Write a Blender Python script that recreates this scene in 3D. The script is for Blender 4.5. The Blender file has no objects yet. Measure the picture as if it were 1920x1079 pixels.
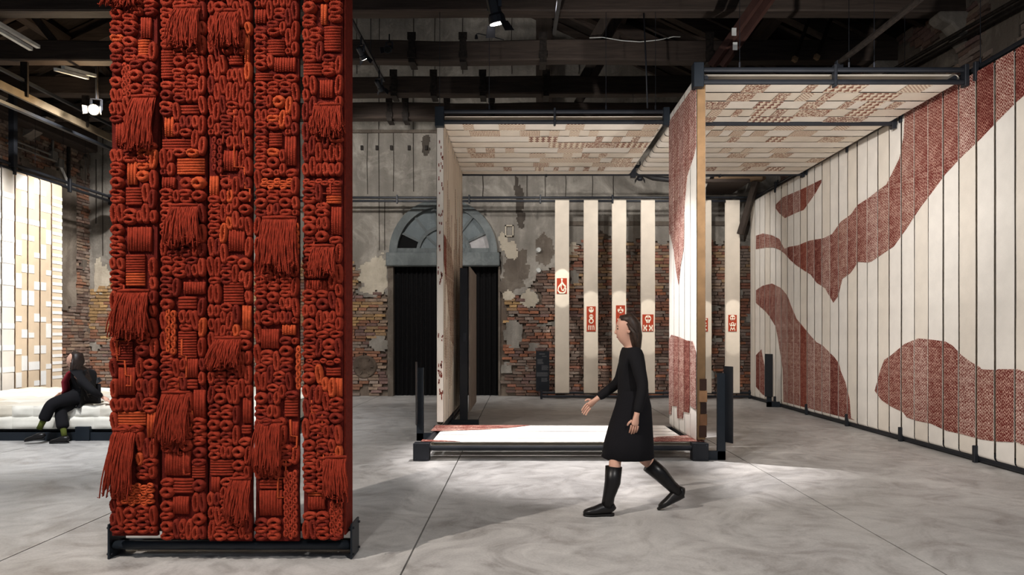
import bpy, bmesh, math, random
from mathutils import Vector, Matrix, noise

S = bpy.context.scene
COL = S.collection
R = math.radians
rnd = random.Random(7)

# ------------------------------------------------------------------ camera
FPX, CX, CY, EYE = 1340.0, 977.0, 627.0, 1.5     # focal length / vanishing point measured on the 1920x1079 frame
cam_d = bpy.data.cameras.new('camera')
cam = bpy.data.objects.new('camera', cam_d); COL.objects.link(cam)
cam.location = (0, 0, EYE); cam.rotation_euler = (R(90), 0, 0)
cam_d.sensor_width = 36; cam_d.lens = 36 * FPX / 1920
cam_d.shift_x = -(CX - 960) / 1920; cam_d.shift_y = (CY - 539.5) / 1920
cam_d.clip_end = 200
S.camera = cam

# ------------------------------------------------------------------ world, exposure
S.view_settings.view_transform = 'Standard'; S.view_settings.look = 'None'
S.view_settings.gamma = 1; S.view_settings.use_curve_mapping = False
S.view_settings.exposure = 0.0
w = bpy.data.worlds.new('world'); S.world = w; w.use_nodes = True
w.node_tree.nodes['Background'].inputs[0].default_value = (0.75, 0.85, 1.0, 1)
w.node_tree.nodes['Background'].inputs[1].default_value = 0.26

# ------------------------------------------------------------------ gallery lamps without housings, plus added canopy and gable fill
def spot(name, loc, aim, watts, cone, blend=0.5, col=(1, 0.93, 0.84), rad=0.06):
    d = bpy.data.lights.new(name, 'SPOT'); d.energy = watts; d.spot_size = R(cone); d.spot_blend = blend
    d.color = col; d.shadow_soft_size = rad
    o = bpy.data.objects.new(name, d); COL.objects.link(o); o.location = loc
    o.rotation_euler = (Vector(aim) - Vector(loc)).to_track_quat('-Z', 'Y').to_euler()
    return o
WARM, NEUT, COOL = (1, 0.91, 0.83), (1, 0.965, 0.93), (0.86, 0.93, 1.0)
spot('tapestry_spot', (-4.9, 1.0, 6.2), (-1.2, 4.8, 0.5), 2200, 68, 0.9, WARM, 0.05)
spot('tapestry_top_spot', (-1.3, 2.7, 7.2), (-1.95, 4.8, 1.4), 330, 50, 0.8, NEUT, 0.05)
spot('floor_spot', (2.6, -0.6, 6.2), (2.2, 4.6, 0.0), 1350, 84, 1.0, NEUT, 0.1)
spot('pavilion_spot', (0.35, 9.35, 6.35), (0.95, 8.95, 0.2), 2700, 50, 0.5, (1, 0.96, 0.96), 0.03)
spot('wall_wash_near', (0.0, 4.6, 4.3), (5.3, 8.8, 2.2), 960, 70, 0.9, NEUT, 0.1)
spot('wall_wash_far', (0.5, 3.0, 4.35), (5.3, 13.0, 2.3), 2100, 42, 0.9, NEUT, 0.1)
spot('canopy_fill_left', (-0.9, 3.0, 0.4), (0.8, 11.0, 4.6), 2300, 31, 1.0, NEUT, 0.1)  # this and the next: low fill added to brighten the canopy undersides
spot('canopy_fill_right', (4.0, 2.6, 0.4), (3.7, 10.2, 4.5), 1800, 42, 1.0, NEUT, 0.1)
spot('gable_fill_left', (-4.6, 15.7, 6.6), (-4.4, 17.3, 7.9), 30, 155, 0.6, NEUT, 0.1)  # this and the next: fill added to brighten the upper back wall
spot('gable_fill_right', (-0.6, 15.7, 6.6), (-0.4, 17.3, 7.9), 30, 155, 0.6, NEUT, 0.1)
spot('bed_spot', (-5.5, 6.8, 6.8), (-6.4, 11.2, 0.4), 2300, 70, 0.7, (0.97, 0.98, 1.0), 0.1)
spot('left_fabric_spot', (-6.6, 12.3, 5.9), (-9.45, 13.4, 2.4), 1450, 85, 0.6, (1, 0.97, 0.93), 0.1)
spot('left_floor_spot', (-5.5, 4.5, 6.8), (-4.8, 8.6, 0), 900, 75, 0.8, COOL, 0.1)
spot('back_wall_spot_left', (-3.0, 12.4, 5.3), (-2.6, 17.3, 3.4), 600, 86, 0.5, NEUT, 0.1)
spot('back_wall_spot_mid', (0.6, 14.0, 5.35), (0.9, 17.3, 2.4), 215, 105, 0.7, NEUT, 0.1)
spot('back_wall_spot_right', (3.4, 14.0, 5.35), (3.6, 17.3, 2.0), 270, 105, 0.7, NEUT, 0.1)
spot('corner_wall_spot', (-7.2, 14.4, 6.0), (-9.0, 17.3, 2.6), 1150, 84, 0.7, NEUT, 0.1)

# ------------------------------------------------------------------ helpers
def px(x, y, Y):                                  # a measured picture point carried out to depth Y
    return Vector(((x - CX) * Y / FPX, Y, EYE - (y - CY) * Y / FPX))
def pX(x, Y): return (x - CX) * Y / FPX
def pZ(y, Y): return EYE - (y - CY) * Y / FPX

OFF = {}
def link(o, parent=None):
    COL.objects.link(o)
    if parent is not None:
        o.parent = parent; OFF[o.name] = OFF[parent.name]
    return o
def tag(o, label, cat, group=None, kind=None):
    if label: o['label'] = label
    if cat: o['category'] = cat
    if group: o['group'] = group
    if kind: o['kind'] = kind
    return o
def thing(name, label, cat, loc, group=None):
    o = bpy.data.objects.new(name, None); o.empty_display_size = 0.1
    COL.objects.link(o); o.location = loc; OFF[o.name] = Vector(loc)
    return tag(o, label, cat, group)

class MB:
    def __init__(s): s.v = []; s.f = []
    def add(s, v, f):
        n = len(s.v); s.v += [tuple(p) for p in v]; s.f += [tuple(i + n for i in q) for q in f]; return s
    def box(s, a, b):
        x0, y0, z0 = a; x1, y1, z1 = b
        return s.add([(x0,y0,z0),(x1,y0,z0),(x1,y1,z0),(x0,y1,z0),(x0,y0,z1),(x1,y0,z1),(x1,y1,z1),(x0,y1,z1)],
                     [(0,3,2,1),(4,5,6,7),(0,1,5,4),(1,2,6,5),(2,3,7,6),(3,0,4,7)])
    def bar(s, p, q, wd, ht, up=(0,0,1)):          # box along p->q
        p = Vector(p); q = Vector(q); d = (q - p).normalized(); u = Vector(up)
        sd = d.cross(u)
        if sd.length < 1e-4: sd = d.cross(Vector((1,0,0)))
        sd.normalize(); u = sd.cross(d).normalized()
        vs = []
        for c in (p, q):
            for a, b in ((-1,-1),(1,-1),(1,1),(-1,1)): vs.append(c + sd*a*wd/2 + u*b*ht/2)
        return s.add(vs, [(0,1,2,3),(7,6,5,4),(0,4,5,1),(1,5,6,2),(2,6,7,3),(3,7,4,0)])
    def tube(s, path, rad, n=8, cap=True, up=None):   # rad: number or list of numbers / (a,b) pairs
        P = [Vector(p) for p in path]; m = len(P)
        if not isinstance(rad, (list, tuple)): rad = [rad]*m
        vs = []; prev = None
        for i, p in enumerate(P):
            d = (P[min(i+1,m-1)] - P[max(i-1,0)])
            if d.length < 1e-9: d = Vector((0,0,1))
            d.normalize()
            if prev is None:
                a = Vector(up) if up else (Vector((0,0,1)) if abs(d.z) < .9 else Vector((0,1,0)))
            else: a = prev
            a = (a - d*a.dot(d))
            if a.length < 1e-6: a = Vector((1,0,0)) - d*d.x
            a.normalize(); prev = a; b = d.cross(a)
            ra, rb = rad[i] if isinstance(rad[i], (tuple, list)) else (rad[i], rad[i])
            for k in range(n):
                t = 2*math.pi*k/n; vs.append(p + a*math.cos(t)*ra + b*math.sin(t)*rb)
        fs = []
        for i in range(m-1):
            for k in range(n):
                fs.append((i*n+k, i*n+(k+1)%n, (i+1)*n+(k+1)%n, (i+1)*n+k))
        if cap: fs.append(tuple(range(n-1,-1,-1))); fs.append(tuple((m-1)*n+k for k in range(n)))
        return s.add(vs, fs)
    def prism(s, poly, d):                         # poly: list of 3D points (planar), extruded by vector d
        n = len(poly); d = Vector(d); P = [Vector(p) for p in poly]
        s.add(P + [p + d for p in P], [tuple(range(n-1,-1,-1)), tuple(range(n, 2*n))] +
              [(i, (i+1)%n, n+(i+1)%n, n+i) for i in range(n)])
        return s
    def mesh(s, name, mat, smooth=False, off=(0,0,0)):
        me = bpy.data.meshes.new(name); o = Vector(off)
        me.from_pydata([tuple(Vector(p) - o) for p in s.v], [], s.f)
        if mat is not None: me.materials.append(mat)
        if smooth: me.polygons.foreach_set('use_smooth', [True]*len(me.polygons))
        me.update(); return me
    def build(s, name, mat, parent=None, smooth=False, fix=False):
        if parent is not None:
            off = OFF[parent.name]
            o = bpy.data.objects.new(name, s.mesh(name, mat, smooth, off)); link(o, parent)
        else:
            xs = [p[0] for p in s.v]; ys = [p[1] for p in s.v]; zs = [p[2] for p in s.v]
            off = Vector(((min(xs)+max(xs))/2, (min(ys)+max(ys))/2, min(zs)))
            o = bpy.data.objects.new(name, s.mesh(name, mat, smooth, off)); COL.objects.link(o)
            o.location = off; OFF[o.name] = off
        if fix:
            bm = bmesh.new(); bm.from_mesh(o.data); bmesh.ops.recalc_face_normals(bm, faces=bm.faces); bm.to_mesh(o.data); bm.free()
        return o
def inst(name, me, parent, loc, scale=(1,1,1), rot=(0,0,0)):    # a piece that shares mesh data
    o = bpy.data.objects.new(name, me); COL.objects.link(o); o.parent = parent
    o.location = Vector(loc) - OFF[parent.name]; o.scale = scale; o.rotation_euler = rot
    OFF[o.name] = Vector(loc); return o
def bevel(o, wd, seg=1):
    m = o.modifiers.new('bevel', 'BEVEL'); m.width = wd; m.segments = seg; m.limit_method = 'ANGLE'; return o

# ------------------------------------------------------------------ materials
def srgb(r, g, b):
    f = lambda c: (c/255/12.92) if c <= 10 else ((c/255+.055)/1.055)**2.4
    return (f(r), f(g), f(b), 1)
class NT:
    def __init__(s, name, rough=0.8, metal=0):
        s.m = bpy.data.materials.new(name); s.m.use_nodes = True; s.t = s.m.node_tree
        s.b = s.t.nodes['Principled BSDF']; s.b.inputs['Roughness'].default_value = rough; s.b.inputs['Metallic'].default_value = metal
        s.b.inputs['Specular IOR Level'].default_value = 0.3
    def n(s, typ, ins=None, **kw):
        nd = s.t.nodes.new(typ)
        for k, v in kw.items(): setattr(nd, k, v)
        for k, v in (ins or {}).items():
            if hasattr(v, 'is_output') or isinstance(v, bpy.types.NodeSocket): s.t.links.new(v, nd.inputs[k])
            else: nd.inputs[k].default_value = v
        return nd
    def coord(s, scale=(1,1,1), which='Object'):
        tc = s.n('ShaderNodeTexCoord'); mp = s.n('ShaderNodeMapping', {'Vector': tc.outputs[which]}); mp.inputs['Scale'].default_value = scale
        return mp.outputs[0]
    def noise(s, co, scale, detail=4, rough=.55, dist=0):
        return s.n('ShaderNodeTexNoise', {'Vector': co, 'Scale': scale, 'Detail': detail, 'Roughness': rough, 'Distortion': dist}).outputs['Fac']
    def ramp(s, fac, stops):
        r = s.n('ShaderNodeValToRGB', {'Fac': fac}); e = r.color_ramp.elements
        while len(e) < len(stops): e.new(0.5)
        for q, (p, c) in zip(e, stops): q.position = p; q.color = c
        return r.outputs['Color']
    def mix(s, fac, a, b, typ='MIX'):
        m = s.n('ShaderNodeMix', data_type='RGBA', blend_type=typ)
        for i, v in ((0, fac), (6, a), (7, b)):
            if isinstance(v, bpy.types.NodeSocket): s.t.links.new(v, m.inputs[i])
            else: m.inputs[i].default_value = v
        return m.outputs[2]
    def math(s, op, a, b=0.0):
        m = s.n('ShaderNodeMath', operation=op)
        for i, v in ((0, a), (1, b)):
            if isinstance(v, bpy.types.NodeSocket): s.t.links.new(v, m.inputs[i])
            else: m.inputs[i].default_value = v
        return m.outputs[0]
    def color(s, c):
        if isinstance(c, bpy.types.NodeSocket): s.t.links.new(c, s.b.inputs['Base Color'])
        else: s.b.inputs['Base Color'].default_value = c
        return s
    def bump(s, h, strength=.4, dist=.01):
        bp = s.n('ShaderNodeBump', {'Height': h, 'Strength': strength, 'Distance': dist}); s.t.links.new(bp.outputs[0], s.b.inputs['Normal']); return s
    def rough(s, v): s.t.links.new(v, s.b.inputs['Roughness']); return s

def plain(name, c, rough=.6, metal=0, var=.12, sc=6):
    t = NT(name, rough, metal); co = t.coord()
    d = tuple(x*(1-var*2) for x in c[:3]) + (1,); l = tuple(min(1, x*(1+var)) for x in c[:3]) + (1,)
    t.color(t.ramp(t.noise(co, sc), [(.3, d), (.7, l)])); return t.m
def knit(name, c, sc=1.0):
    t = NT(name, .95); t.b.inputs['Specular IOR Level'].default_value = .1
    co = t.coord(); n1 = t.noise(co, 28, 3); n2 = t.noise(co, 260*sc, 2)
    d = tuple(x*.55 for x in c[:3]) + (1,); l = tuple(min(1, x*1.3) for x in c[:3]) + (1,)
    c1 = t.ramp(n1, [(.3, d), (.7, l)])
    t.color(t.mix(.45, c1, t.ramp(n2, [(.35, tuple(x*.45 for x in c[:3])+(1,)), (.65, l)])))
    wv = t.n('ShaderNodeTexWave', {'Vector': co, 'Scale': 55*sc, 'Distortion': 3.0, 'Detail': 1}); wv.bands_direction = 'DIAGONAL'
    t.bump(t.math('ADD', wv.outputs['Fac'], t.math('MULTIPLY', n2, .8)), .55, .006); return t.m
def woven(name, c, var=.06, trans=0.0):
    t = NT(name, .9); t.b.inputs['Specular IOR Level'].default_value = .15
    co = t.coord((1,1,1)); n1 = t.noise(co, 3, 3); n2 = t.noise(co, 140, 2)
    d = tuple(x*(1-2*var) for x in c[:3]) + (1,); l = tuple(min(1, x*(1+var)) for x in c[:3]) + (1,)
    t.color(t.mix(.3, t.ramp(n1, [(.3, d), (.7, l)]), t.ramp(n2, [(.3, d), (.7, l)])))
    t.bump(n2, .25, .004); return t.m
def fleck(name, dark, light, amount, sc=16, ang=0.6):   # knitted herringbone of two yarns
    t = NT(name, .95); co = t.coord((1, 1, 1)); t.b.inputs['Specular IOR Level'].default_value = .1
    sp = t.n('ShaderNodeSeparateXYZ', {'Vector': co})
    h = t.math('ADD', sp.outputs[0], sp.outputs[1])
    zig = t.math('PINGPONG', t.math('MULTIPLY', h, 1.0), .03)
    ph = t.math('ADD', t.math('MULTIPLY', sp.outputs[2], sc*1.6), t.math('MULTIPLY', zig, sc*2.2))
    nz = t.noise(co, 48, 3); nl = t.noise(co, 7, 3)
    f = t.math('ADD', t.math('FRACT', t.math('ADD', ph, t.math('MULTIPLY', nz, 1.6))), t.math('MULTIPLY', t.math('SUBTRACT', nl, .5), .9))
    row = t.noise(t.coord((5, 5, 42)), 1.0, 3, .6)
    f = t.math('ADD', f, t.math('MULTIPLY', t.math('SUBTRACT', row, .5), .8))
    c1 = t.ramp(f, [(max(0, 1-amount-.08), dark), (min(1, 1-amount+.08), light)])
    t.color(t.mix(.18, c1, t.ramp(nl, [(.3, tuple(x*.7 for x in dark[:3])+(1,)), (.7, dark)])))
    t.bump(nz, .4, .005); return t.m

RED = [knit('knit_red', srgb(141, 50, 33)), knit('knit_deep_red', srgb(118, 40, 29)), knit('knit_orange', srgb(182, 78, 44)), knit('knit_rust', srgb(152, 57, 38))]
M_BACKING = knit('knit_backing', srgb(92, 28, 22))  # darker than the cord red, painting in the shade behind the loops
CREAM = woven('cream_cloth', srgb(230, 221, 208))
CREAM_B = woven('cream_cloth_warm', srgb(222, 210, 193))
CREAM_C = woven('cream_cloth_pale', srgb(236, 230, 221))
QUILT = [woven('quilt_a', srgb(228, 220, 205)), woven('quilt_b', srgb(220, 210, 192)), woven('quilt_c', srgb(235, 230, 218))]
FLECK = [fleck('rust_knit_a', srgb(106, 42, 36), srgb(214, 176, 160), .30), fleck('rust_knit_b', srgb(112, 50, 43), srgb(222, 194, 180), .42),
         fleck('rust_knit_c', srgb(94, 35, 30), srgb(196, 146, 130), .22), fleck('rust_knit_d', srgb(114, 52, 44), srgb(218, 188, 172), .36),
         fleck('rust_knit_e', srgb(116, 50, 40), srgb(190, 136, 116), .25)]
STEEL = plain('black_steel', srgb(34, 36, 41), .45, .2, .1)
STEEL2 = plain('blue_black_steel', srgb(32, 38, 45), .45, .2, .1)
IRON = plain('old_iron', srgb(46, 40, 36), .6, .4, .3, 20)
ALU = plain('lamp_metal', srgb(60, 62, 68), .35, .7, .1)
WHITE_M = plain('white_paint', srgb(205, 205, 200), .5)
CONDUIT = plain('grey_conduit', srgb(120, 116, 110), .5, .3)

def wood(name, c, axis=0):
    t = NT(name, .75); s = [9, 9, 9]; s[axis] = .7; co = t.coord(tuple(s))
    n = t.noise(co, 2.2, 6, .65, .4); n2 = t.noise(t.coord((1,1,1)), 1.7, 4)
    d = tuple(x*.35 for x in c[:3])+(1,); l = tuple(min(1, x*1.5) for x in c[:3])+(1,)
    t.color(t.mix(t.math('MULTIPLY', n2, .5), t.ramp(n, [(.25, d), (.55, c), (.8, l)]), d)); t.bump(n, .5, .012); return t.m
W_X = wood('dark_timber_x', srgb(66, 55, 48), 0); W_Y = wood('dark_timber_y', srgb(60, 50, 44), 1); W_Z = wood('dark_timber_z', srgb(62, 52, 45), 2)
W_LIGHT = wood('pale_timber', srgb(150, 122, 94), 0)
W_ROOF = wood('roof_boards', srgb(46, 38, 33), 0)

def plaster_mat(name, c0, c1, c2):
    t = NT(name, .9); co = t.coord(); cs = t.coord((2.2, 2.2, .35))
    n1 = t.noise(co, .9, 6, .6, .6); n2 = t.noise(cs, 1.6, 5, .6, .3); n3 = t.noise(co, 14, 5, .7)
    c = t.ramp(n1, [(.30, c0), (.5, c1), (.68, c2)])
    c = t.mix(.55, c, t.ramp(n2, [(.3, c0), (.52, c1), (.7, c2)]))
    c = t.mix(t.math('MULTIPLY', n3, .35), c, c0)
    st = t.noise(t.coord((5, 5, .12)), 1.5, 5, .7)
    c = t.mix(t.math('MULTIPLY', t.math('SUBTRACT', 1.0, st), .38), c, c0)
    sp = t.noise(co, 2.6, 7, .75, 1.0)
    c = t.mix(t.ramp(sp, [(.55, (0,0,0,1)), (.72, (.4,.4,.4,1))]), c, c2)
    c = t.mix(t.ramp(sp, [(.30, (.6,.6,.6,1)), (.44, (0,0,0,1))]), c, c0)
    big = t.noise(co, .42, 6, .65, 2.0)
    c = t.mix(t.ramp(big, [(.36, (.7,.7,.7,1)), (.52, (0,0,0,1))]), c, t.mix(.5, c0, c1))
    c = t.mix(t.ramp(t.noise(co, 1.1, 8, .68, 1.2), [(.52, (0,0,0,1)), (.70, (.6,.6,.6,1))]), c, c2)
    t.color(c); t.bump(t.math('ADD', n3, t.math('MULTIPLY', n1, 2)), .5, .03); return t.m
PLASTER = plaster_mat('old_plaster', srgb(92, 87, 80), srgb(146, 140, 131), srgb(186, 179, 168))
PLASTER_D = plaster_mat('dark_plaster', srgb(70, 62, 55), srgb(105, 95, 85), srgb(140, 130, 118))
PLASTER_L = plaster_mat('patch_plaster', srgb(150, 140, 124), srgb(190, 180, 162), srgb(214, 204, 186))
MORTAR = plaster_mat('mortar', srgb(84, 72, 62), srgb(116, 102, 90), srgb(150, 136, 120))
def brick_mat(name, c):
    t = NT(name, .92); co = t.coord(); n = t.noise(co, 7, 6, .7); n2 = t.noise(co, 40, 3)
    t.color(t.mix(t.math('MULTIPLY', n2, .5), t.ramp(n, [(.25, tuple(x*.4 for x in c[:3])+(1,)), (.5, c), (.8, tuple(min(1, x*1.5+.03) for x in c[:3])+(1,))]), srgb(110, 98, 88)))
    t.bump(t.math('ADD', n, n2), .7, .02); return t.m
BR_RED = [brick_mat('brick_red', srgb(150, 96, 76)), brick_mat('brick_brown', srgb(128, 98, 84)), brick_mat('brick_grey', srgb(148, 130, 118)), brick_mat('brick_dark', srgb(108, 86, 76)), brick_mat('brick_orange', srgb(166, 104, 74)), brick_mat('brick_mauve', srgb(128, 98, 92))]
BR_TAN = [brick_mat('brick_tan', srgb(176, 142, 104)), brick_mat('brick_ochre', srgb(184, 146, 96)), brick_mat('brick_pale', srgb(160, 136, 116)), brick_mat('brick_rose', srgb(158, 108, 82))]

def concrete():
    t = NT('concrete', .5); co = t.coord(); n1 = t.noise(co, .55, 7, .62, 1.6); n2 = t.noise(co, 1.5, 7, .62, 3.2); n3 = t.noise(co, 60, 2)
    c = t.ramp(n1, [(.32, srgb(124, 120, 116)), (.5, srgb(170, 167, 164)), (.66, srgb(196, 193, 189))])
    c = t.mix(.5, c, t.ramp(n2, [(.33, srgb(112, 107, 102)), (.5, srgb(172, 169, 166)), (.7, srgb(204, 201, 196))]))
    c = t.mix(.12, c, t.ramp(n3, [(.3, srgb(90, 88, 85)), (.7, srgb(200, 198, 195))]))
    t.color(c); t.rough(t.ramp(n2, [(.3, (.38,)*3+(1,)), (.7, (.6,)*3+(1,))])); t.bump(n3, .06, .004); return t.m
CONC = concrete()
JOINT = plain('floor_joint', srgb(48, 46, 44), .9)

def motif(name, kind, dark):
    t = NT(name, .92); base = srgb(226, 212, 190); co = t.coord(); sp = t.n('ShaderNodeSeparateXYZ', {'Vector': co}); x, y = sp.outputs[0], sp.outputs[1]
    nz = t.noise(co, 25, 3)
    if kind == 'tri':
        u = t.math('FRACT', t.math('MULTIPLY', x, 11)); v = t.math('FRACT', t.math('MULTIPLY', y, 9.0))
        f = t.math('LESS_THAN', t.math('MULTIPLY', t.math('ABSOLUTE', t.math('SUBTRACT', u, .5)), 2), t.math('MULTIPLY', v, .95))
    elif kind == 'dash':
        row = t.math('FLOOR', t.math('MULTIPLY', y, 30)); xx = t.math('ADD', t.math('MULTIPLY', x, 20), t.math('MULTIPLY', row, .43))
        f = t.math('MULTIPLY', t.math('GREATER_THAN', t.math('FRACT', xx), .45), t.math('GREATER_THAN', t.math('FRACT', t.math('MULTIPLY', y, 30)), .35))
    elif kind == 'line':
        f = t.math('GREATER_THAN', t.math('FRACT', t.math('ADD', t.math('MULTIPLY', x, 42), t.math('MULTIPLY', nz, .9))), .5)
    else:
        f = t.math('GREATER_THAN', t.noise(t.coord((1.6, 1, 1)), 30, 2, .5, 1.2), .48)
    f = t.math('MULTIPLY', f, t.math('ADD', .55, t.math('MULTIPLY', nz, .7)))
    t.color(t.mix(f, base, dark)); return t.m
MOT = {k: [motif('motif_%s_%d' % (k, i), k, c) for i, c in enumerate((srgb(126, 70, 50), srgb(112, 52, 40), srgb(150, 112, 92)))] for k in ('tri', 'dash', 'line', 'mass')}
def emit(name, c, s):
    t = NT(name); t.b.inputs['Emission Color'].default_value = c; t.b.inputs['Emission Strength'].default_value = s; t.color((.8,.8,.8,1)); return t.m
LENS = emit('lamp_lens', (1, .95, .88, 1), 14); LENS_W = emit('lamp_lens_warm', (1, .8, .5, 1), 60)
# ================================================================== the hall: floor, walls, roof
YW, XL, XR = 17.3, -10.5, 6.3
def structure(name, mb, mat, **k):
    o = mb.build(name, mat, None, **k); o['kind'] = 'structure'; return o
fl = structure('floor', MB().box((XL-.1, -1.5, -.2), (XR+.1, YW+.6, -.025)), JOINT)
for a, b in zip((XL-.1, -6.56, -3.44, -.75, 2.65), (-6.56, -3.44, -.75, 2.65, XR+.1)):
    for c, d in ((-1.5, 3.6), (3.6, YW+.6)):
        MB().box((a+.006, c+.006, -.03), (b-.006, d-.006, 0)).build('slab', CONC, fl)

# ---- bricks
def brick_mesh(k):
    r = random.Random(k); j = lambda: r.uniform(-.07, .07); bm = MB()
    v = [(-.5+j(), -.5+j()*.6, -.5+j()), (.5+j(), -.5+j()*.6, -.5+j()), (.5, .5, -.5), (-.5, .5, -.5), (-.5+j(), -.5+j()*.6, .5+j()), (.5+j(), -.5+j()*.6, .5+j()), (.5, .5, .5), (-.5, .5, .5)]
    f = [(0,3,2,1),(4,5,6,7),(0,1,5,4),(1,2,6,5),(3,0,4,7)]
    return v, f
BV = [brick_mesh(k) for k in range(6)]
BM = {}
def brick_data(k, mat):
    key = (k, mat.name)
    if key not in BM: BM[key] = MB().add(*BV[k]).mesh('brick', mat)
    return BM[key]
def brick_field(wall, mapf, rotz, u0, u1, z0, z1, palette, show, rows=.074, ln=.25, most=300, seed=1):
    r = random.Random(seed); items = []; z = z0; row = 0
    while z < z1:
        h = rows*r.uniform(.92, 1.08); u = u0 - (ln/2 if row % 2 else 0) - r.uniform(0, .05)
        while u < u1:
            L = ln*r.uniform(.75, 1.15); cu, cz = u + L/2, z + h/2; pal = palette(cu, cz)
            if pal: items.append((cu, cz, L-.014, h-.012, r.uniform(-.02, .016), pal[min(len(pal)-1, int(abs(noise.noise(Vector((cu*1.1, cz*2.3, seed*3.1))))*1.9*len(pal) + r.random()*1.6) % len(pal))], r.randrange(6), show(cu, cz)))
            u += L
        z += h; row += 1
    vis = [i for i in items if i[7]]; r.shuffle(vis); single = set(id(i) for i in vis[:most])
    mats = []; V = []; F = []; MI = []; m3 = Matrix.Rotation(rotz, 3, 'Z')
    for it in items:
        cu, cz, L, h, d, mat, k, _ = it; p = Vector(mapf(cu, cz, d))
        if id(it) in single:
            inst('brick', brick_data(k, mat), wall, p, (L, .09, h), (0, r.uniform(-.02, .02), rotz))
        else:
            if mat not in mats: mats.append(mat)
            n = len(V)
            for q in BV[k][0]: V.append(tuple(p + m3 @ Vector((q[0]*L, q[1]*.09, q[2]*h)) - OFF[wall.name]))
            for q in BV[k][1]: F.append(tuple(i+n for i in q)); MI.append(mats.index(mat))
    if V:
        me = bpy.data.meshes.new('brickwork'); me.from_pydata(V, [], F)
        for m in mats: me.materials.append(m)
        me.polygons.foreach_set('material_index', MI); me.update()
        o = bpy.data.objects.new('brickwork', me); link(o, wall); o['kind'] = 'stuff'
def sheet(wall, mapf, u0, u1, z0, z1, cell, mask, thick, mat, name='plaster'):
    nu, nz = int((u1-u0)/cell), int((z1-z0)/cell); on = {}
    for i in range(nu):
        for k in range(nz): on[i, k] = mask(u0+(i+.5)*cell, z0+(k+.5)*cell)
    mb = MB(); idx = {}; V = []; F = []
    def vert(i, k, back):
        key = (i, k, back)
        if key not in idx:
            u, z = u0+i*cell, z0+k*cell
            j = Vector((u*9, z*9, 3.3)); du = noise.noise(j)*cell*.55; dz = noise.noise(j+Vector((7, 5, 1)))*cell*.55
            t = .03 if back else -(thick + .012*noise.noise(Vector((u*1.3, z*1.3, 8))))
            idx[key] = len(V); V.append(tuple(mapf(u+du, z+dz, t)))
        return idx[key]
    for (i, k), v in on.items():
        if not v: continue
        F.append((vert(i,k,0), vert(i+1,k,0), vert(i+1,k+1,0), vert(i,k+1,0)))
        for di, dk, a, b in ((-1,0,(i,k+1),(i,k)), (1,0,(i+1,k),(i+1,k+1)), (0,-1,(i,k),(i+1,k)), (0,1,(i+1,k+1),(i,k+1))):
            if not on.get((i+di, k+dk), False): F.append((vert(*a,0), vert(*a,1), vert(*b,1), vert(*b,0)))
    mb.v = V; mb.f = F
    return mb.build(name, mat, wall, smooth=False, fix=True)

# ---- back wall with the arched doorway
DX, DR, DSP = pX(832, YW), 1.30, pZ(475, YW)       # door axis, arch radius, springing height
DX0, DX1, DZT = pX(738, YW), pX(935, YW), pZ(500, YW)
def roofz(x): return 6.35 + .47*(XR - x) if x > -2.1 else 6.35 + .47*(XR+2.1) - .47*(-2.1 - x)
def in_door(x, z, g=0.0):
    if z > DSP: return (x-DX)**2 + (z-DSP)**2 < (DR-.04+g)**2
    return DX0-.1-g < x < DX1+.03+g
def interp(pts, x):
    if x <= pts[0][0]: return pts[0][1]
    for (a, b), (c, d) in zip(pts, pts[1:]):
        if x <= c: return b + (d-b)*(x-a)/(c-a)
    return pts[-1][1]
EDGE = [(100,545),(205,535),(400,515),(650,488),(672,500),(678,545),(733,545),(936,500),(945,530),(965,560),(985,552),(1000,522),(1040,512),(1066,500),(1075,462),(1130,448),(1200,452),(1250,458),(1300,442),(1420,470)]
def plastered(x, z):
    if in_door(x, z) or z > roofz(x) - .02: return False
    xp, yp = CX + x*FPX/YW, CY - (z-EYE)*FPX/YW
    n = noise.noise(Vector((x*2.4, z*2.4, 1.7)))*16 + noise.noise(Vector((x*7, z*7, 4)))*9
    if yp < interp(EDGE, xp) + n: return True
    for cx_, cy_, rx, ry in ((993,560,16,15),(963,628,17,30),(712,643,17,16),(950,690,10,12),(1078,520,9,16),(1180,640,6,10),(985,692,7,5)):
        if ((xp-cx_)/rx)**2 + ((yp-cy_)/ry)**2 < 1 + n*.02: return True
    return noise.noise(Vector((x*1.7, z*2.6, 9.2))) > .50
cell = .2; mb = MB(); nu = int((XR-XL)/cell)+1
for i in range(nu):
    for k in range(54):
        x, z = XL+i*cell, k*cell
        if in_door(x+cell/2, z+cell/2, -.06) or z > roofz(x)+.2: continue
        mb.add([(x,YW+.03,z),(x+cell,YW+.03,z),(x+cell,YW+.03,z+cell),(x,YW+.03,z+cell)], [(0,1,2,3)])
wall_back = structure('wall_back', mb, MORTAR)
bmap = lambda u, z, d: (u, YW + d, z)
def bpal(x, z):
    if in_door(x, z, .12) or plastered(x, z): return None
    xp = CX + x*FPX/YW; yp = CY - (z-EYE)*FPX/YW
    if xp < 735: return BR_TAN + [BR_RED[5]] if yp < 640 else BR_TAN[2:] + [BR_RED[2], BR_RED[5]]
    if xp < 975 and yp < 640: return BR_TAN[:2] + [BR_RED[0], BR_RED[2]]
    if yp < 540 and xp > 1060: return [BR_TAN[0], BR_TAN[2], BR_RED[0], BR_RED[2]]
    return BR_RED
def bshow(x, z):
    xp = CX + x*FPX/YW
    return 662 < xp < 730 or 935 < xp < 1040 or 160 < xp < 207 or 1068 < xp < 1094 or 1122 < xp < 1148 or 1228 < xp < 1250
brick_field(wall_back, bmap, 0, XL, XR, .01, 5.0, bpal, bshow, seed=3)
sheet(wall_back, bmap, XL, XR, .3, 10.4, .065, plastered, .035, PLASTER)
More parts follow.
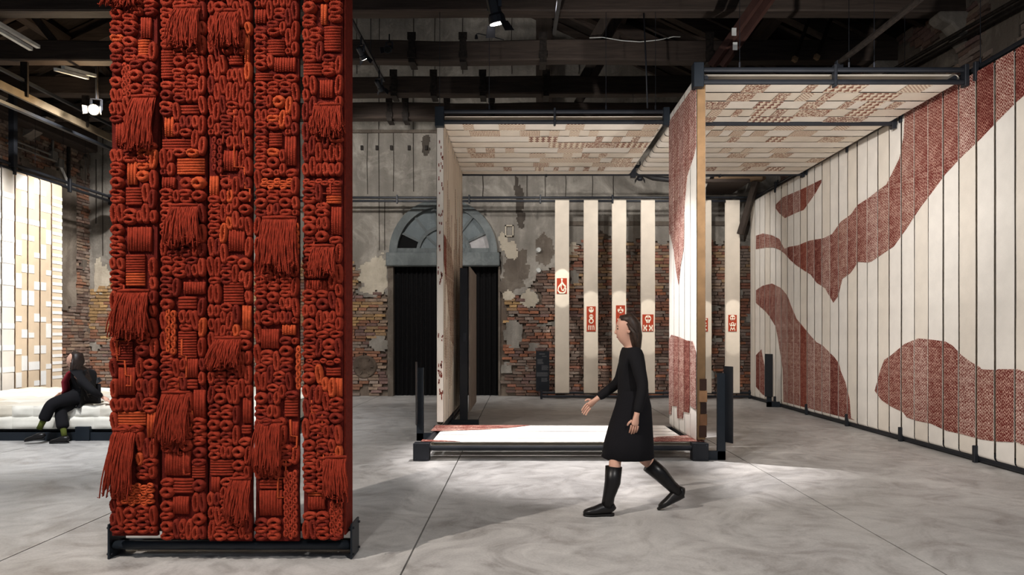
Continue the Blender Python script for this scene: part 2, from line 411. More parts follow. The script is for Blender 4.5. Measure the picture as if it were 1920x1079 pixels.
# horizontal string course and dark blocks standing in for a row of holes
mb = MB()
for k in range(40):
    a = XL + k*.3; mb.box((a+.002, YW-.09, pZ(248, YW)-.04+.01*rnd.random()), (a+.298, YW-.02, pZ(248, YW)+.03+.01*rnd.random()))
mb.build('string_course', PLASTER_D, wall_back)
for xx in (680, 708, 735, 768, 640, 800):
    MB().box((pX(xx,YW)-.03, YW-.11, pZ(283,YW)), (pX(xx,YW)+.03, YW-.03, pZ(275,YW))).build('hole_block', IRON, wall_back)
mb = MB(); mb.box((pX(1041,YW), YW-.07, pZ(424,YW)), (pX(1420,YW), YW-.03, pZ(416,YW))); mb.build('plaster_ledge', PLASTER_D, wall_back)
for yy in (470, 508):
    o = MB().tube([(pX(1010,YW), YW-.12, pZ(yy,YW)), (pX(1010,YW), YW-.02, pZ(yy,YW))], [.05,.08], 10).build('iron_boss', WHITE_M, wall_back)
# small niche frame high beside the arch
mb = MB(); a, b, c, d = pX(947,YW), pX(963,YW), pZ(445,YW), pZ(423,YW)
for q in ((a,c,b,c+.03),(a,d-.03,b,d),(a,c,a+.03,d),(b-.03,c,b,d)): mb.box((q[0],YW-.08,q[1]),(q[2],YW-.03,q[3]))
mb.build('niche_frame', PLASTER_L, wall_back)
CRK = plain('crack', srgb(58, 52, 46), .9)
for xx, ya, yb in ((670,28,140),(690,250,365),(712,30,470),(738,250,360),(776,30,360),(816,30,140),(868,30,140),(905,330,372),(960,30,140),(988,320,372),(1022,330,372),(1060,320,372),(1085,120,140),(1110,318,372),(1150,318,372),(722,375,470),(195,240,480),(182,300,420)):
    a_ = pX(xx, YW); MB().tube([(a_, YW-.047, pZ(yb,YW)), (a_+rnd.uniform(-.02,.02), YW-.05, pZ((ya+yb)/2,YW)), (a_, YW-.047, pZ(ya,YW))], .009, 5).build('crack', CRK, wall_back)
TAR = plaster_mat('tar_crust', srgb(54, 48, 43), srgb(76, 69, 62), srgb(98, 90, 81))
def blob(lst, rough):
    def f(x, z):
        xp, yp = CX + x*FPX/YW, CY - (z-EYE)*FPX/YW
        if in_door(x, z, .02): return False
        n = noise.noise(Vector((x*5, z*5, 6)))*rough + noise.noise(Vector((x*14, z*14, 2)))*rough*.6
        return any(((xp-a)/c)**2 + ((yp-b)/d)**2 < 1 + n for a, b, c, d in lst)
    return f
sheet(wall_back, bmap, pX(640,YW), pX(1040,YW), pZ(460,YW), pZ(240,YW), .028, blob(((975,388,9,40),(968,352,4,18),(799,272,8,17),(190,350,20,14)), .9), .042, TAR, 'tar_crust')
sheet(wall_back, bmap, XL+.2, XR-.1, 1.2, 5.0, .036, blob(((700,520,26,34),(712,500,16,20),(992,560,17,17),(945,455,9,18),(958,470,12,16),(1075,470,10,16),(190,520,18,30),(955,555,14,9)), .8), .046, PLASTER_L, 'pale_plaster')
sheet(wall_back, bmap, XL+.2, XR-.1, 1.2, 5.0, .036, blob(((968,505,24,38),(1020,470,18,30),(950,540,16,20)), .8), .040, PLASTER_D, 'grey_plaster')
# ---- door: fanlight, lintel, jambs, curtains
PAINT_G = plaster_mat('grey_green_paint', srgb(70, 74, 74), srgb(112, 118, 118), srgb(138, 143, 142))
PANE_G = plaster_mat('boarded_pane', srgb(84, 90, 92), srgb(118, 126, 128), srgb(142, 149, 149))
PANE_DK = plain('open_pane_dark', srgb(4, 4, 4), .9); PANE_LT = plain('frosted_pane', srgb(170, 166, 165), .35)  # near-black pane paints the dark seen through an open pane
win = thing('window_1', 'half-round painted fanlight with radiating bars above the curtained doorway', 'window', (DX, YW, DSP)); win['kind'] = 'structure'
def arc(r, n=24, a0=0, a1=math.pi): return [(DX - r*math.cos(a0+(a1-a0)*k/n), DSP + r*math.sin(a0+(a1-a0)*k/n)) for k in range(n+1)]
def ring(mb, r0, r1, y0, y1, n=28, a0=0, a1=math.pi):
    A, B = arc(r0, n, a0, a1), arc(r1, n, a0, a1)
    v = []; 
    for (x, z), (X, Z) in zip(A, B): v += [(x,y0,z),(X,y0,Z),(X,y1,Z),(x,y1,z)]
    f = []
    for k in range(n):
        q = k*4
        for a, b in ((0,1),(1,2),(2,3),(3,0)): f.append((q+a, q+b, q+4+b, q+4+a))
    f += [(0,1,2,3), (n*4+3, n*4+2, n*4+1, n*4)]
    mb.add(v, f); return mb
ring(MB(), DR-.19, DR, YW-.14, YW+.12).build('arch_frame', PAINT_G, win, fix=True)
ring(MB(), .58, .66, YW-.06, YW+.06).build('inner_arch_bar', PAINT_G, win, fix=True)
MB().box((DX-DR, YW-.10, DSP-.02), (DX+DR, YW+.1, DSP+.11)).build('bottom_rail', PAINT_G, win)
N = 7
for k in range(N):
    a0, a1 = math.pi*k/N, math.pi*(k+1)/N
    mt = PANE_DK if k == 0 else PANE_LT if k == N-1 else PANE_G
    ring(MB(), .64, DR-.17, YW+.015, YW+.03, 6, a0, a1).build('pane', mt, win, fix=True)
    if k:
        c, s = -math.cos(a0), math.sin(a0)
        MB().bar((DX+c*.62, YW, DSP+s*.62), (DX+c*(DR-.15), YW, DSP+s*(DR-.15)), .06, .07, (0,1,0)).build('glazing_bar', PAINT_G, win)
for k in range(4):
    a0, a1 = math.pi*k/4, math.pi*(k+1)/4
    ring(MB(), .05, .6, YW+.015, YW+.03, 6, a0, a1).build('pane', PANE_G, win, fix=True)
    if k:
        c, s = -math.cos(a0), math.sin(a0)
        MB().bar((DX, YW, DSP+.03), (DX+c*.6, YW, DSP+s*.6), .05, .06, (0,1,0)).build('glazing_bar', PAINT_G, win)
door = thing('door_1', 'tall doorway with grey timber lintel hung with black curtains', 'doorway', (DX, YW, 0)); door['kind'] = 'structure'
o = MB().box((pX(726,YW), YW-.2, DZT), (pX(937,YW), YW+.15, DSP)).build('lintel', PAINT_G, door); bevel(o, .02)
MB().box((pX(728,YW), YW-.07, 0), (DX0, YW+.12, DZT)).build('jamb', PLASTER_D, door)
MB().box((DX1-.01, YW-.02, 0), (DX1+.04, YW+.1, DZT)).build('jamb', PLASTER_D, door)
MB().box((DX0-.6, YW+.45, 0), (DX1+.6, YW+.5, DSP+1.5)).build('backing_board', PANE_DK, door)
CURT = woven('black_curtain', srgb(17, 16, 17))
for a, b, lab in ((DX0, DX0+1.15, 'black full-height curtain filling the left part of the arched doorway'), (DX0+1.1, DX1, 'black full-height curtain filling the right part of the arched doorway')):
    mb = MB(); n = 90; v = []; f = []
    for k in range(n+1):
        x = a + (b-a)*k/n
        for t, z in enumerate((.02, 1.2, DZT+.01)):
            v.append((x, YW+.16 + .045*math.sin(k*.72+ .6*noise.noise(Vector((x*3, z, 0)))*3)*(1-.3*t/2), z))
    for k in range(n):
        for t in range(2): f.append((k*3+t, k*3+3+t, k*3+4+t, k*3+1+t))
    mb.add(v, f); o = mb.build('curtain', CURT, None, smooth=True); tag(o, lab, 'curtain', 'doorway curtains')
# round iron boss on the wall by the door
c = px(684, 688, YW-.06); med = thing('wall_medallion', 'round rusted iron boss fixed low on the brick wall', 'medallion', c)
prof = [(.29, .06), (.285, .0), (.24, -.03), (.215, -.01), (.16, -.015), (.13, -.05), (.07, -.06), (.05, -.10), (.0, -.105)]
mb = MB(); n = 28; v = []; f = []
for r_, d_ in prof:
    for k in range(n): t = 2*math.pi*k/n; rr = r_*(1+.03*math.sin(3*t+1)); v.append((c.x+rr*math.cos(t), c.y+d_, c.z+rr*math.sin(t)))
for i in range(len(prof)-1):
    for k in range(n): f.append((i*n+k, i*n+(k+1)%n, (i+1)*n+(k+1)%n, (i+1)*n+k))
mb.add(v, f); RUST = plaster_mat('rusted_stone', srgb(62, 52, 45), srgb(100, 86, 74), srgb(134, 118, 102))
mb.build('disc', RUST, med, smooth=True, fix=True)
for k in range(6):
    t = k*math.pi/3; MB().bar((c.x+.06*math.cos(t), c.y-.03, c.z+.06*math.sin(t)), (c.x+.21*math.cos(t), c.y-.03, c.z+.21*math.sin(t)), .03, .03, (0,1,0)).build('spoke', RUST, med)
MB().tube([(c.x-.03, c.y, c.z+.26), (c.x-.02, c.y-.04, c.z+.33), (c.x+.04, c.y, c.z+.30)], .015, 6).build('hook', IRON, med)

# ---- left wall
mb = MB().box((XL-.3, 4.0, 0), (XL+.0, YW+.1, 6.4)); wall_left = structure('wall_left', mb, MORTAR)
lmap = lambda u, z, d: (XL - d + .03, u, z)
def lpl(y, z):
    n = noise.noise(Vector((y*2.2, z*2.2, 5)))
    return (14.9 < y < 16.75 + n*.05 and 2.15 + n*.18 < z < 5.15 + n*.2) or n > .52 or (z > 5.5 and n > .2)
brick_field(wall_left, lmap, R(90), 12.5, YW, .01, 6.3, lambda y, z: None if lpl(y, z) else (BR_RED[1:4] + [BR_TAN[2], BR_TAN[3]]), lambda y, z: y > 14.7 and (1.3 < z < 3.8 or 4.7 < z < 5.9), seed=5)
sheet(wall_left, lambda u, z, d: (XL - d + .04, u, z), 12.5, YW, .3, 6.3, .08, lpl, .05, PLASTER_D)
# ---- right wall (seen above the fabric)
mb = MB().box((XR+.02, 4.0, 0), (XR+.4, YW+.1, 6.4)); wall_right = structure('wall_right', mb, MORTAR)
rmap = lambda u, z, d: (XR + d, u, z)
def rpl(y, z): return noise.noise(Vector((y*1.1, z*1.5, 2.5))) > .12
brick_field(wall_right, rmap, R(-90), 6.0, YW, 4.4, 6.35, lambda y, z: None if rpl(y, z) else (BR_RED[1:4] + [BR_RED[5], BR_TAN[2]]), lambda y, z: 6.9 < y < 13 and z > 4.9, rows=.08, ln=.27, seed=8)
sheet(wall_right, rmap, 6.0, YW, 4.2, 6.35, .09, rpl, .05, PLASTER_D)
STONE = plaster_mat('pale_stone', srgb(104, 97, 88), srgb(140, 132, 122), srgb(168, 160, 148))

# ---- roof: boarding, rafters, purlins, tie beams with iron straps
XC, ZR = -2.1, roofz(-2.1)
mb = MB()
for s, xe in ((1, XR+.4), (-1, XL-.4)):
    ze = ZR - .47*abs(xe-XC)
    mb.prism([(XC, -1, ZR+.12), (xe, -1, ze+.12), (xe, -1, ze+.18), (XC, -1, ZR+.18)], (0, YW+1.4, 0))
ceil = structure('ceiling', mb, W_ROOF)
for k in range(17):                                   # common rafters on both slopes
    y = 3.4 + k*.86
    for xe in (XR+.2, XL-.2):
        ze = ZR - .47*abs(xe-XC); MB().bar((XC, y, ZR), (xe, y, ze), .11, .14, (0,0,1)).build('rafter', W_X, ceil)
for s in (1, -1):
    for t in (.22, .5, .78):
        x = XC + s*t*(XR-XC); z = ZR - .47*abs(x-XC) - .17; MB().bar((x, -.5, z), (x, YW+.2, z), .2, .2).build('purlin', W_Y, ceil)
ZB = 6.05; BEAMS = {'a': 10.17, 'b': 11.98, 'c': 13.65, 'd': 15.2, 'e': 16.55, 'f': 8.4}
def tie_beam(y, straps=()):
    mb = MB(); n = 24; v = []; f = []; hh = .34
    for i in range(n+1):
        x = XL - .1 + (XR-XL+.2)*i/n; dz = .03*noise.noise(Vector((x*.5, y, 0))); dy = .02*noise.noise(Vector((x*.7, y, 4)))
        v += [(x, y-.13+dy, ZB+dz), (x, y+.13+dy, ZB+dz), (x, y+.13+dy, ZB+hh+dz*1.4), (x, y-.13+dy, ZB+hh+dz*1.4)]
    for i in range(n):
        q = i*4
        for a, b in ((0,1),(1,2),(2,3),(3,0)): f.append((q+a, q+b, q+4+b, q+4+a))
    f += [(0,1,2,3), (n*4+3,n*4+2,n*4+1,n*4)]
    mb.add(v, f); o = mb.build('tie_beam', W_X, ceil, fix=True); bevel(o, .02)
    for xs in straps:
        x = pX(xs, y-.15); s = MB()
        s.box((x-.055, y-.17, ZB-.03), (x+.055, y-.135, ZB+hh+.1)); s.box((x-.055, y-.17, ZB-.05), (x+.055, y+.18, ZB-.025)); s.box((x-.07, y-.19, ZB+.02), (x+.07, y-.165, ZB+.12)); s.box((x-.07, y-.19, ZB+hh-.02), (x+.07, y-.165, ZB+hh+.1))
        s.build('iron_strap', IRON, o)
    for sg in (1, -1):                                # principal rafter and strut above the beam
        xe = XC + sg*(XR-XC-.3); ze = ZR - .47*abs(xe-XC) - .32
        MB().bar((XC, y, ZR-.32), (xe, y, ze), .2, .24).build('principal_rafter', W_X, ceil)
        xs = XC + sg*(XR-XC)*.5
        MB().bar((xs - sg*.9, y, ZB+.35), (xs, y, ZR-.47*abs(xs-XC)-.35), .14, .16).build('strut', W_Z, ceil)
        xs = XC + sg*(XR-XC)*.74
        MB().bar((xs - sg*.5, y, ZB+.35), (xs, y, ZR-.47*abs(xs-XC)-.35), .09, .1).build('strut', W_Z, ceil)
    return o
tie_beam(BEAMS['f']); tie_beam(BEAMS['a']); tie_beam(BEAMS['b'], (772, 868, 1018, 1330)); tie_beam(BEAMS['c'], (738, 813, 905, 1024)); tie_beam(BEAMS['d'], (730, 760, 838, 922))
x = pX(1020, 17.1); MB().box((x-.19, 16.95, 6.2), (x+.19, 17.25, 9.1)).build('wall_post', W_Z, ceil)
# corbels under the right beam ends, wall plate along the left wall
for yy in (BEAMS['a'], BEAMS['b'], BEAMS['c']):
    mb = MB(); prof = [(XR+.05, ZB), (XR-.42, ZB), (XR-.44, ZB-.07), (XR-.36, ZB-.14), (XR-.25, ZB-.18), (XR-.18, ZB-.26), (XR-.12, ZB-.4), (XR-.06, ZB-.45), (XR+.05, ZB-.46)]
    mb.prism([(a, yy-.14, b) for a, b in prof], (0, .28, 0)); bevel(mb.build('stone_corbel', STONE, wall_right, fix=True), .03, 2)
for yy in (15.06, 13.65):
    mb = MB(); mb.prism([(XL-.05, yy-.14, ZB), (XL+.6, yy-.14, ZB), (XL+.3, yy-.14, ZB-.3), (XL-.05, yy-.14, ZB-.5)], (0, .28, 0)); mb.build('stone_corbel', STONE, wall_left, fix=True)
o = MB().box((XL+.15, 4.0, 5.78), (XL+.5, 16.9, 6.4)).build('wall_plate', W_Y, wall_left); bevel(o, .03)
# ================================================================== steel frames and the cloth strips stretched on them
XA, XB, XW = -1.15, 2.10, 5.36            # pavilion sides and right-hand fabric wall
Y1, Y2, Y3 = 8.5, 10.1, 13.4              # pavilion bays
ZU, ZL = 4.645, 4.50                      # upper and lower top rails
PR = .031
def rail(par, p, q, r=PR, mat=None): return MB().tube([p, q], r, 10).build('rail', mat or STEEL, par, smooth=False)
def block(par, c, s, name='corner_block', mat=None):
    o = MB().box((c[0]-s[0]/2, c[1]-s[1]/2, c[2]-s[2]/2), (c[0]+s[0]/2, c[1]+s[1]/2, c[2]+s[2]/2)).build(name, mat or STEEL, par); bevel(o, .006); return o
pav = thing('pavilion_frame', 'black steel pipe frame of the open fabric pavilion with square corner blocks', 'frame', (XA, Y1, 0))
for x in (XA, XB):
    block(pav, (x - (.03 if x < 0 else -.02), Y1, .105), (.19, .14, .21), mat=STEEL)
    for sx in (-.07, .07):
        for z in (.03, .185): MB().tube([(x+sx - (.03 if x < 0 else -.02), Y1-.078, z), (x+sx-(.03 if x < 0 else -.02), Y1-.068, z)], .008, 8).build('bolt', ALU, pav)
rail(pav, (XA, Y1, .145), (XB, Y1, .145)); rail(pav, (XA, Y1, .165), (XA, Y3, .165), .04); rail(pav, (XB+.05, Y1, .165), (XB+.05, Y2, .165), .035); rail(pav, (XA, Y2, .11), (XB, Y2, .11), .025)
rail(pav, (XA, Y2, .06), (XA, Y3, .06))
block(pav, (XA, Y2, .13), (.16, .1, .16)); block(pav, (XB, Y2, .1), (.14, .1, .18)); block(pav, (XA, Y3, .14), (.18, .12, .28)); block(pav, (XA, 11.7, .13), (.1, .06, .2), 'clamp')
for y, pair in ((Y2, True), (Y3, True)):
    rail(pav, (XA, y, ZU), (XB, y, ZU)); rail(pav, (XA, y, ZL), (XB, y, ZL))
    block(pav, ((XA+XB)/2, y, (ZU+ZL)/2), (.03, .09, .24), 'clamp')
for y in (Y1, Y3):
    rail(pav, (XB, y, ZU), (XW-.06, y, ZU)); rail(pav, (XB, y, ZL), (XW-.06, y, ZL)); block(pav, ((XB+XW)/2, y, (ZU+ZL)/2), (.035, .09, .26), 'clamp'); block(pav, (XW-.08, y, (ZU+ZL)/2), (.05, .1, .26), 'clamp')
rail(pav, (XB, Y2, ZL-.02), (XW-.06, Y2, ZL-.02), .036); block(pav, (XW-.1, Y2, ZL), (.06, .08, .2), 'clamp')
rail(pav, (XA+.02, Y2, (ZU+ZL)/2-.02), (XA+.02, Y3, (ZU+ZL)/2-.02), .03); rail(pav, (XB-.06, Y2, (ZU+ZL)/2-.02), (XB-.06, Y3, (ZU+ZL)/2-.02), .03)
rail(pav, (XB+.1, Y1, (ZU+ZL)/2-.02), (XB+.1, Y3, (ZU+ZL)/2-.02), .03); rail(pav, (XW-.2, Y1, (ZU+ZL)/2-.02), (XW-.2, Y3, (ZU+ZL)/2-.02), .03)
block(pav, (XA, Y2, 4.57), (.13, .1, .28), mat=STEEL2); block(pav, (XB+.0, Y1, 4.57), (.12, .14, .29), mat=STEEL2); block(pav, (XB-.05, Y2, 4.57), (.09, .1, .26), mat=STEEL2); block(pav, (XA, Y3, 4.56), (.1, .08, .26)); block(pav, (XB, Y3, 4.56), (.1, .08, .26))
rail(pav, (XB+.05, Y1, 4.565), (XB+.05, Y2, 4.565), .03)
for x, y in ((XA, Y2), (XA+.7, Y2), (XB-.9, Y2), (XB-.2, Y2), (XB+.5, Y1), (XB+2.1, Y1), (3.9, Y1), (XA+.5, Y3), (XB, Y3), (XW-.3, Y3)):
    MB().tube([(x, y, ZU+.02), (x, y, 6.1)], .004, 5).build('suspension_cable', STEEL, pav); MB().tube([(x, y, ZU+.02), (x, y, ZU+.09)], .012, 6).build('cable_grip', ALU, pav)

def clip(poly, ax, lim, sign):                       # keep sign*(p[ax]-lim) >= 0
    out = []
    for i, p in enumerate(poly):
        q = poly[(i+1) % len(poly)]; a = sign*(p[ax]-lim); b = sign*(q[ax]-lim)
        if a >= 0: out.append(p)
        if (a >= 0) != (b >= 0):
            t = a/(a-b); out.append((p[0]+(q[0]-p[0])*t, p[1]+(q[1]-p[1])*t))
    return out
def area(poly): return abs(sum(p[0]*q[1]-q[0]*p[1] for p, q in zip(poly, poly[1:]+poly[:1])))/2
def loop_strip(name, m, l0, l1, w0, w1, th, mat, label, cat, group, sd, wob=.004, seg=16):
    """one band of cloth running round two rollers: front layer, turn, back layer, turn; m(l, w, t) -> world"""
    h = th/2; path = [(l0 + (l1-l0)*k/seg, -h) for k in range(seg+1)]
    path += [(l1 + h*math.sin(math.pi*k/6), -h*math.cos(math.pi*k/6)) for k in range(1, 6)]
    path += [(l1 - (l1-l0)*k/seg, h) for k in range(seg+1)]
    path += [(l0 - h*math.sin(math.pi*k/6), h*math.cos(math.pi*k/6)) for k in range(1, 6)]
    V = []; F = []; n = len(path); nw = 3
    for l, t in path:
        e0 = wob*noise.noise(Vector((l*1.7, sd, 1))); e1 = wob*noise.noise(Vector((l*1.7, sd+.5, 7)))
        for k in range(nw+1):
            wv = w0 + e0 + (w1+e1-w0-e0)*k/nw
            V.append(tuple(m(l, wv, t + .003*noise.noise(Vector((l*.8, wv*4, sd))))))
    for i in range(n):
        for k in range(nw):
            a = i*(nw+1)+k; b = ((i+1) % n)*(nw+1)+k; F.append((a, a+1, b+1, b))
    root = thing(name, label, cat, Vector(m(min(l0, l1), (w0+w1)/2, 0)), group)
    mb = MB(); mb.v = V; mb.f = F
    mb.build('cloth', mat, root, smooth=True, fix=True)
    return root
def patch(root, m, poly, w0, w1, th, mat, name='red_patch', g=.004, proud=.006):
    q = clip(clip(poly, 1, w0+g, 1), 1, w1-g, -1)
    if len(q) < 3 or area(q) < .0015: return
    mb = MB(); d = Vector(m(0, 0, -.004)) - Vector(m(0, 0, 0))
    mb.prism([m(l, wv, -th/2-proud+.002) for l, wv in q], d)
    return mb.build(name, mat, root, fix=True)
ORD = ['first','second','third','fourth','fifth','sixth','seventh','eighth','ninth','tenth','eleventh','twelfth','thirteenth','fourteenth','fifteenth','sixteenth','seventeenth','eighteenth','nineteenth','twentieth','twenty-first','twenty-second','twenty-third','twenty-fourth','twenty-fifth','twenty-sixth','twenty-seventh','twenty-eighth','twenty-ninth','thirtieth','thirty-first','thirty-second']

# ---- right-hand fabric wall
BAY, YE = 1.645, 16.565; PITCH = BAY/5
mr = lambda l, wv, t: (XW + t, wv, l)
def rp(pts, ox, oy, sc, X=XW-.05):
    out = []
    for u, v in pts:
        x, y = ox + u/sc, oy + v/sc; Y = X*FPX/(x-CX); out.append((EYE-(y-CY)*Y/FPX, Y))
    return out
c1 = lambda p: rp(p, 1410, 330, 3.72); c2 = lambda p: rp(p, 1410, 520, 3.72); c3 = lambda p: rp(p, 1640, 90, 2.696); c4 = lambda p: rp(p, 1630, 600, 3.72)
leaf = c1([(155,212),(215,150),(350,92),(445,45),(500,18),(440,125),(360,238),(315,255),(230,295),(190,260)])
bird = c1([(28,418),(75,402),(140,415),(190,440),(215,490),(228,510),(260,495),(320,485),(400,452),(500,435),(560,405),(620,320),(690,270),(735,205),(820,150)]) + \
       c3([(0,735),(60,690),(95,620),(125,560),(147,450),(152,345),(148,300)]) + [(4.56, 9.6), (4.56, 6.0), (4.2, 6.0)] + \
       c3([(755,240),(720,270),(620,370),(540,455),(440,550),(360,635),(290,730),(235,800),(160,915),(95,1005)]) + \
       c1([(830,600),(805,605),(740,600),(700,660),(685,680),(630,720),(600,840),(568,885),(530,820),(510,785),(450,745),(410,690),(355,655),(310,625),(270,590),(225,540),(190,515),(150,500),(100,500),(28,512)])
root_ = c2([(28,92),(75,60),(140,45),(200,75),(245,125),(265,180),(310,290),(360,350),(400,400),(450,455),(490,475),(530,515),(575,560),(605,600),(620,660),(650,730),(680,850),(690,985),(715,1005),(600,985),(220,880),(215,640),(195,520),(180,420),(165,345),(120,270),(95,240),(28,180)])
root_ = [(max(z, .13), y) for z, y in root_]
fin = c2([(28,545),(65,505),(90,640),(100,838),(70,815),(28,765)])
whale = c4([(38,495),(75,360),(105,280),(150,250),(245,170),(340,130),(430,138),(530,152),(580,180),(640,245),(700,290),(770,330),(780,345),(885,352),(900,345),(1035,345),(1079,360),(1500,420),(1500,1000),(1060,870),(1035,855),(885,850),(780,835),(650,800),(540,775),(430,725),(330,705),(260,680),(235,645),(150,605),(85,560)])
NS = 30; r_ = random.Random(4)
for k in range(NS):
    a, b = YE - (k+1)*PITCH, YE - k*PITCH; g0, g1 = r_.uniform(.007, .019), r_.uniform(.007, .019)
    w0, w1 = a+g0, b-g1; shp = [p for p in (leaf, bird, root_, fin, whale) if min(q[1] for q in p) < w1 and max(q[1] for q in p) > w0]
    lab = 'cream strip %s of the right fabric wall, %s counted from the far end' % ('with rust-red shapes' if shp else 'left plain', ORD[k])
    rt = loop_strip('fabric_strip', mr, .11, 4.52, w0, w1, .09, CREAM_C if k % 3 else CREAM, lab, 'fabric strip', 'strips of the right fabric wall', k*.7)
    for p in shp: patch(rt, mr, p, w0, w1, .09, FLECK[r_.choice((0, 0, 1, 2, 3, 0, 3))] if k != 9 else FLECK[4])
wf = thing('fabric_rack', 'long black double-pipe frame carrying the right fabric wall', 'frame', (XW, 12, 0))
for z in (.115, .045): rail(wf, (XW, 5.6, z), (XW, YE, z), .04)
for z in (4.63, 4.53): rail(wf, (XW, 5.6, z), (XW, YE, z), .03)
for k in range(7):
    y = YE - k*BAY; block(wf, (XW-.06, y, .1), (.05, .05, .2), 'clamp'); block(wf, (XW-.05, y, 4.57), (.05, .05, .22), 'clamp')
    MB().tube([(XW, y, 4.6), (XW, y, 6.05)], .004, 5).build('suspension_cable', STEEL, wf); MB().tube([(XW, y, 4.66), (XW, y, 4.72)], .014, 6).build('cable_grip', ALU, wf)

# ---- inner right panel of the pavilion
mi = lambda l, wv, t: (XB + .05 + t, wv, l)
def ip(pts, X=XB): return [(EYE-(y-CY)*(X*FPX/(x-CX))/FPX, X*FPX/(x-CX)) for x, y in pts]
pa = ip([(1246,140),(1330,110),(1316,230),(1303,290),(1290,330),(1285,380),(1283,467),(1277,500),(1274,537),(1269,507),(1265,471),(1258,440),(1246,440)])
pa = [(min(z, 4.5), y) for z, y in pa]
pb = ip([(760+u/2.839, 600+v/2.839) for u, v in [(1385,150),(1420,80),(1470,95),(1500,110),(1535,115),(1555,190),(1580,200),(1580,500),(1517,455),(1515,495),(1484,490),(1482,525),(1452,525),(1450,460),(1422,460),(1420,505),(1385,500)]])
for k in range(5):
    w0, w1 = Y1+.03 + k*.315 + .008, Y1+.03+(k+1)*.315-.008
    rt = loop_strip('fabric_strip', mi, .24, 4.575, w0, w1, .11, CREAM_C, 'cream strip with rust shapes on the bright inner panel, %s from the front' % ORD[k], 'fabric strip', 'strips of the inner pavilion panel', 40+k)
    patch(rt, mi, pa, w0, w1, .11, FLECK[(k*2+1) % 4]); patch(rt, mi, pb, w0, w1, .11, FLECK[(k+1) % 4])
    # dark patchwork on the outer layer of the nearest strip
    if k == 0:
        for q in range(5):
            z = .27 + q*.14; MB().box((XB+.025+.008*(q % 3), w0-.02, z), (XB+.112+.006*(q % 2), w0-.004, z+.135)).build('dark_patch', plain('brown_patch_%d' % q, srgb(*((58,36,26),(120,84,58),(44,28,22),(150,112,80))[q % 4]), .8), rt)
        MB().box((XB+.004, w0-.004, .24), (XB+.1, w0+.004, 4.5)).build('loop_side_strip', plain('tan_bounce_paint', srgb(126, 98, 68), .85), rt)  # added strip over the open loop side, bounced light painted as tan
# ---- left panel of the pavilion
ml = lambda l, wv, t: (XA - t, wv, l)
def lp(pts, X=XA+.05): return [(EYE-(y-CY)*(X*FPX/(x-CX))/FPX, X*FPX/(x-CX)) for x, y in pts]
la = lp([(814,250),(819,250),(824,370),(832,440),(845,465),(851,520),(851,650),(845,640),(838,540),(828,462),(819,452),(814,400)]); lb = lp([(813,630),(820,660),(820,745),(813,748)])
BRN = fleck('brown_streak', srgb(128, 96, 82), srgb(205, 186, 166), .5); DRED = fleck('dark_red_knit', srgb(104, 38, 30), srgb(190, 140, 120), .3)
for k in range(10):
    w0, w1 = Y2+.05 + k*.325 + .011, Y2+.05 + (k+1)*.325 - .011
    rt = loop_strip('fabric_strip', ml, .25, 4.5, w0, w1, .10, CREAM_B, 'cream strip with brown streaks on the left pavilion panel, %s from the front' % ORD[k], 'fabric strip', 'strips of the left pavilion panel', 50+k, wob=.008)
    patch(rt, ml, la, w0, w1, .10, DRED if k == 0 else BRN, 'streak_patch'); patch(rt, ml, lb, w0, w1, .10, DRED, 'streak_patch')
    for q_ in range(5):
        wa = rnd.uniform(w0+.02, w1-.05); za = rnd.uniform(.5, 3.0); zb_ = za + rnd.uniform(.4, 1.4); patch(rt, ml, [(za, wa), (za, wa+.012), (zb_, wa+.03), (zb_, wa+.004)], w0, w1, .10, BRN, 'streak_patch')  # thin brown streaks paint the shade of folds in the cloth
    if k == 0:
        MB().box((XA-.045, w0-.002, .25), (XA+.045, w0+.006, 4.5)).build('loop_side_strip', CREAM, rt)  # cream strip added across the open loop side to brighten it
        for q in range(60):
            z = rnd.choice((rnd.uniform(.55, 1.5), rnd.uniform(2.2, 4.4), rnd.uniform(2.2, 4.4))); xx = XA + rnd.uniform(-.035, .03); MB().box((xx, w0-.008, z), (xx+.014, w0-.001, z+rnd.uniform(.02, .06))).build('edge_tuft', DRED, rt)
# ---- mat of strips lying on the floor frame
mm = lambda l, wv, t: (l, wv, .185 - t)
m1 = [(-1.2, 10.2), (.25, 10.2), (-.1, 9.85), (-.5, 9.62), (-1.2, 9.45)]; m2 = [(2.2, 8.4), (.7, 8.4), (1.3, 8.62), (1.75, 8.95), (2.2, 9.1)]; m3 = [(-1.2, 8.4), (-.4, 8.4), (-.9, 8.62), (-1.2, 8.7)]
for k in range(5):
    w0, w1 = Y1+.03 + k*.312 + .012, Y1+.03 + (k+1)*.312 - .012
    rt = loop_strip('fabric_strip', mm, XA+.09, XB-.09, w0, w1, .05, CREAM_C, 'white strip of the low floor mat inside the pavilion, %s from the front' % ORD[k], 'fabric strip', 'strips of the floor mat', 60+k)
    for p in (m1, m2, m3): patch(rt, mm, p, w0, w1, .05, FLECK[k % 4])
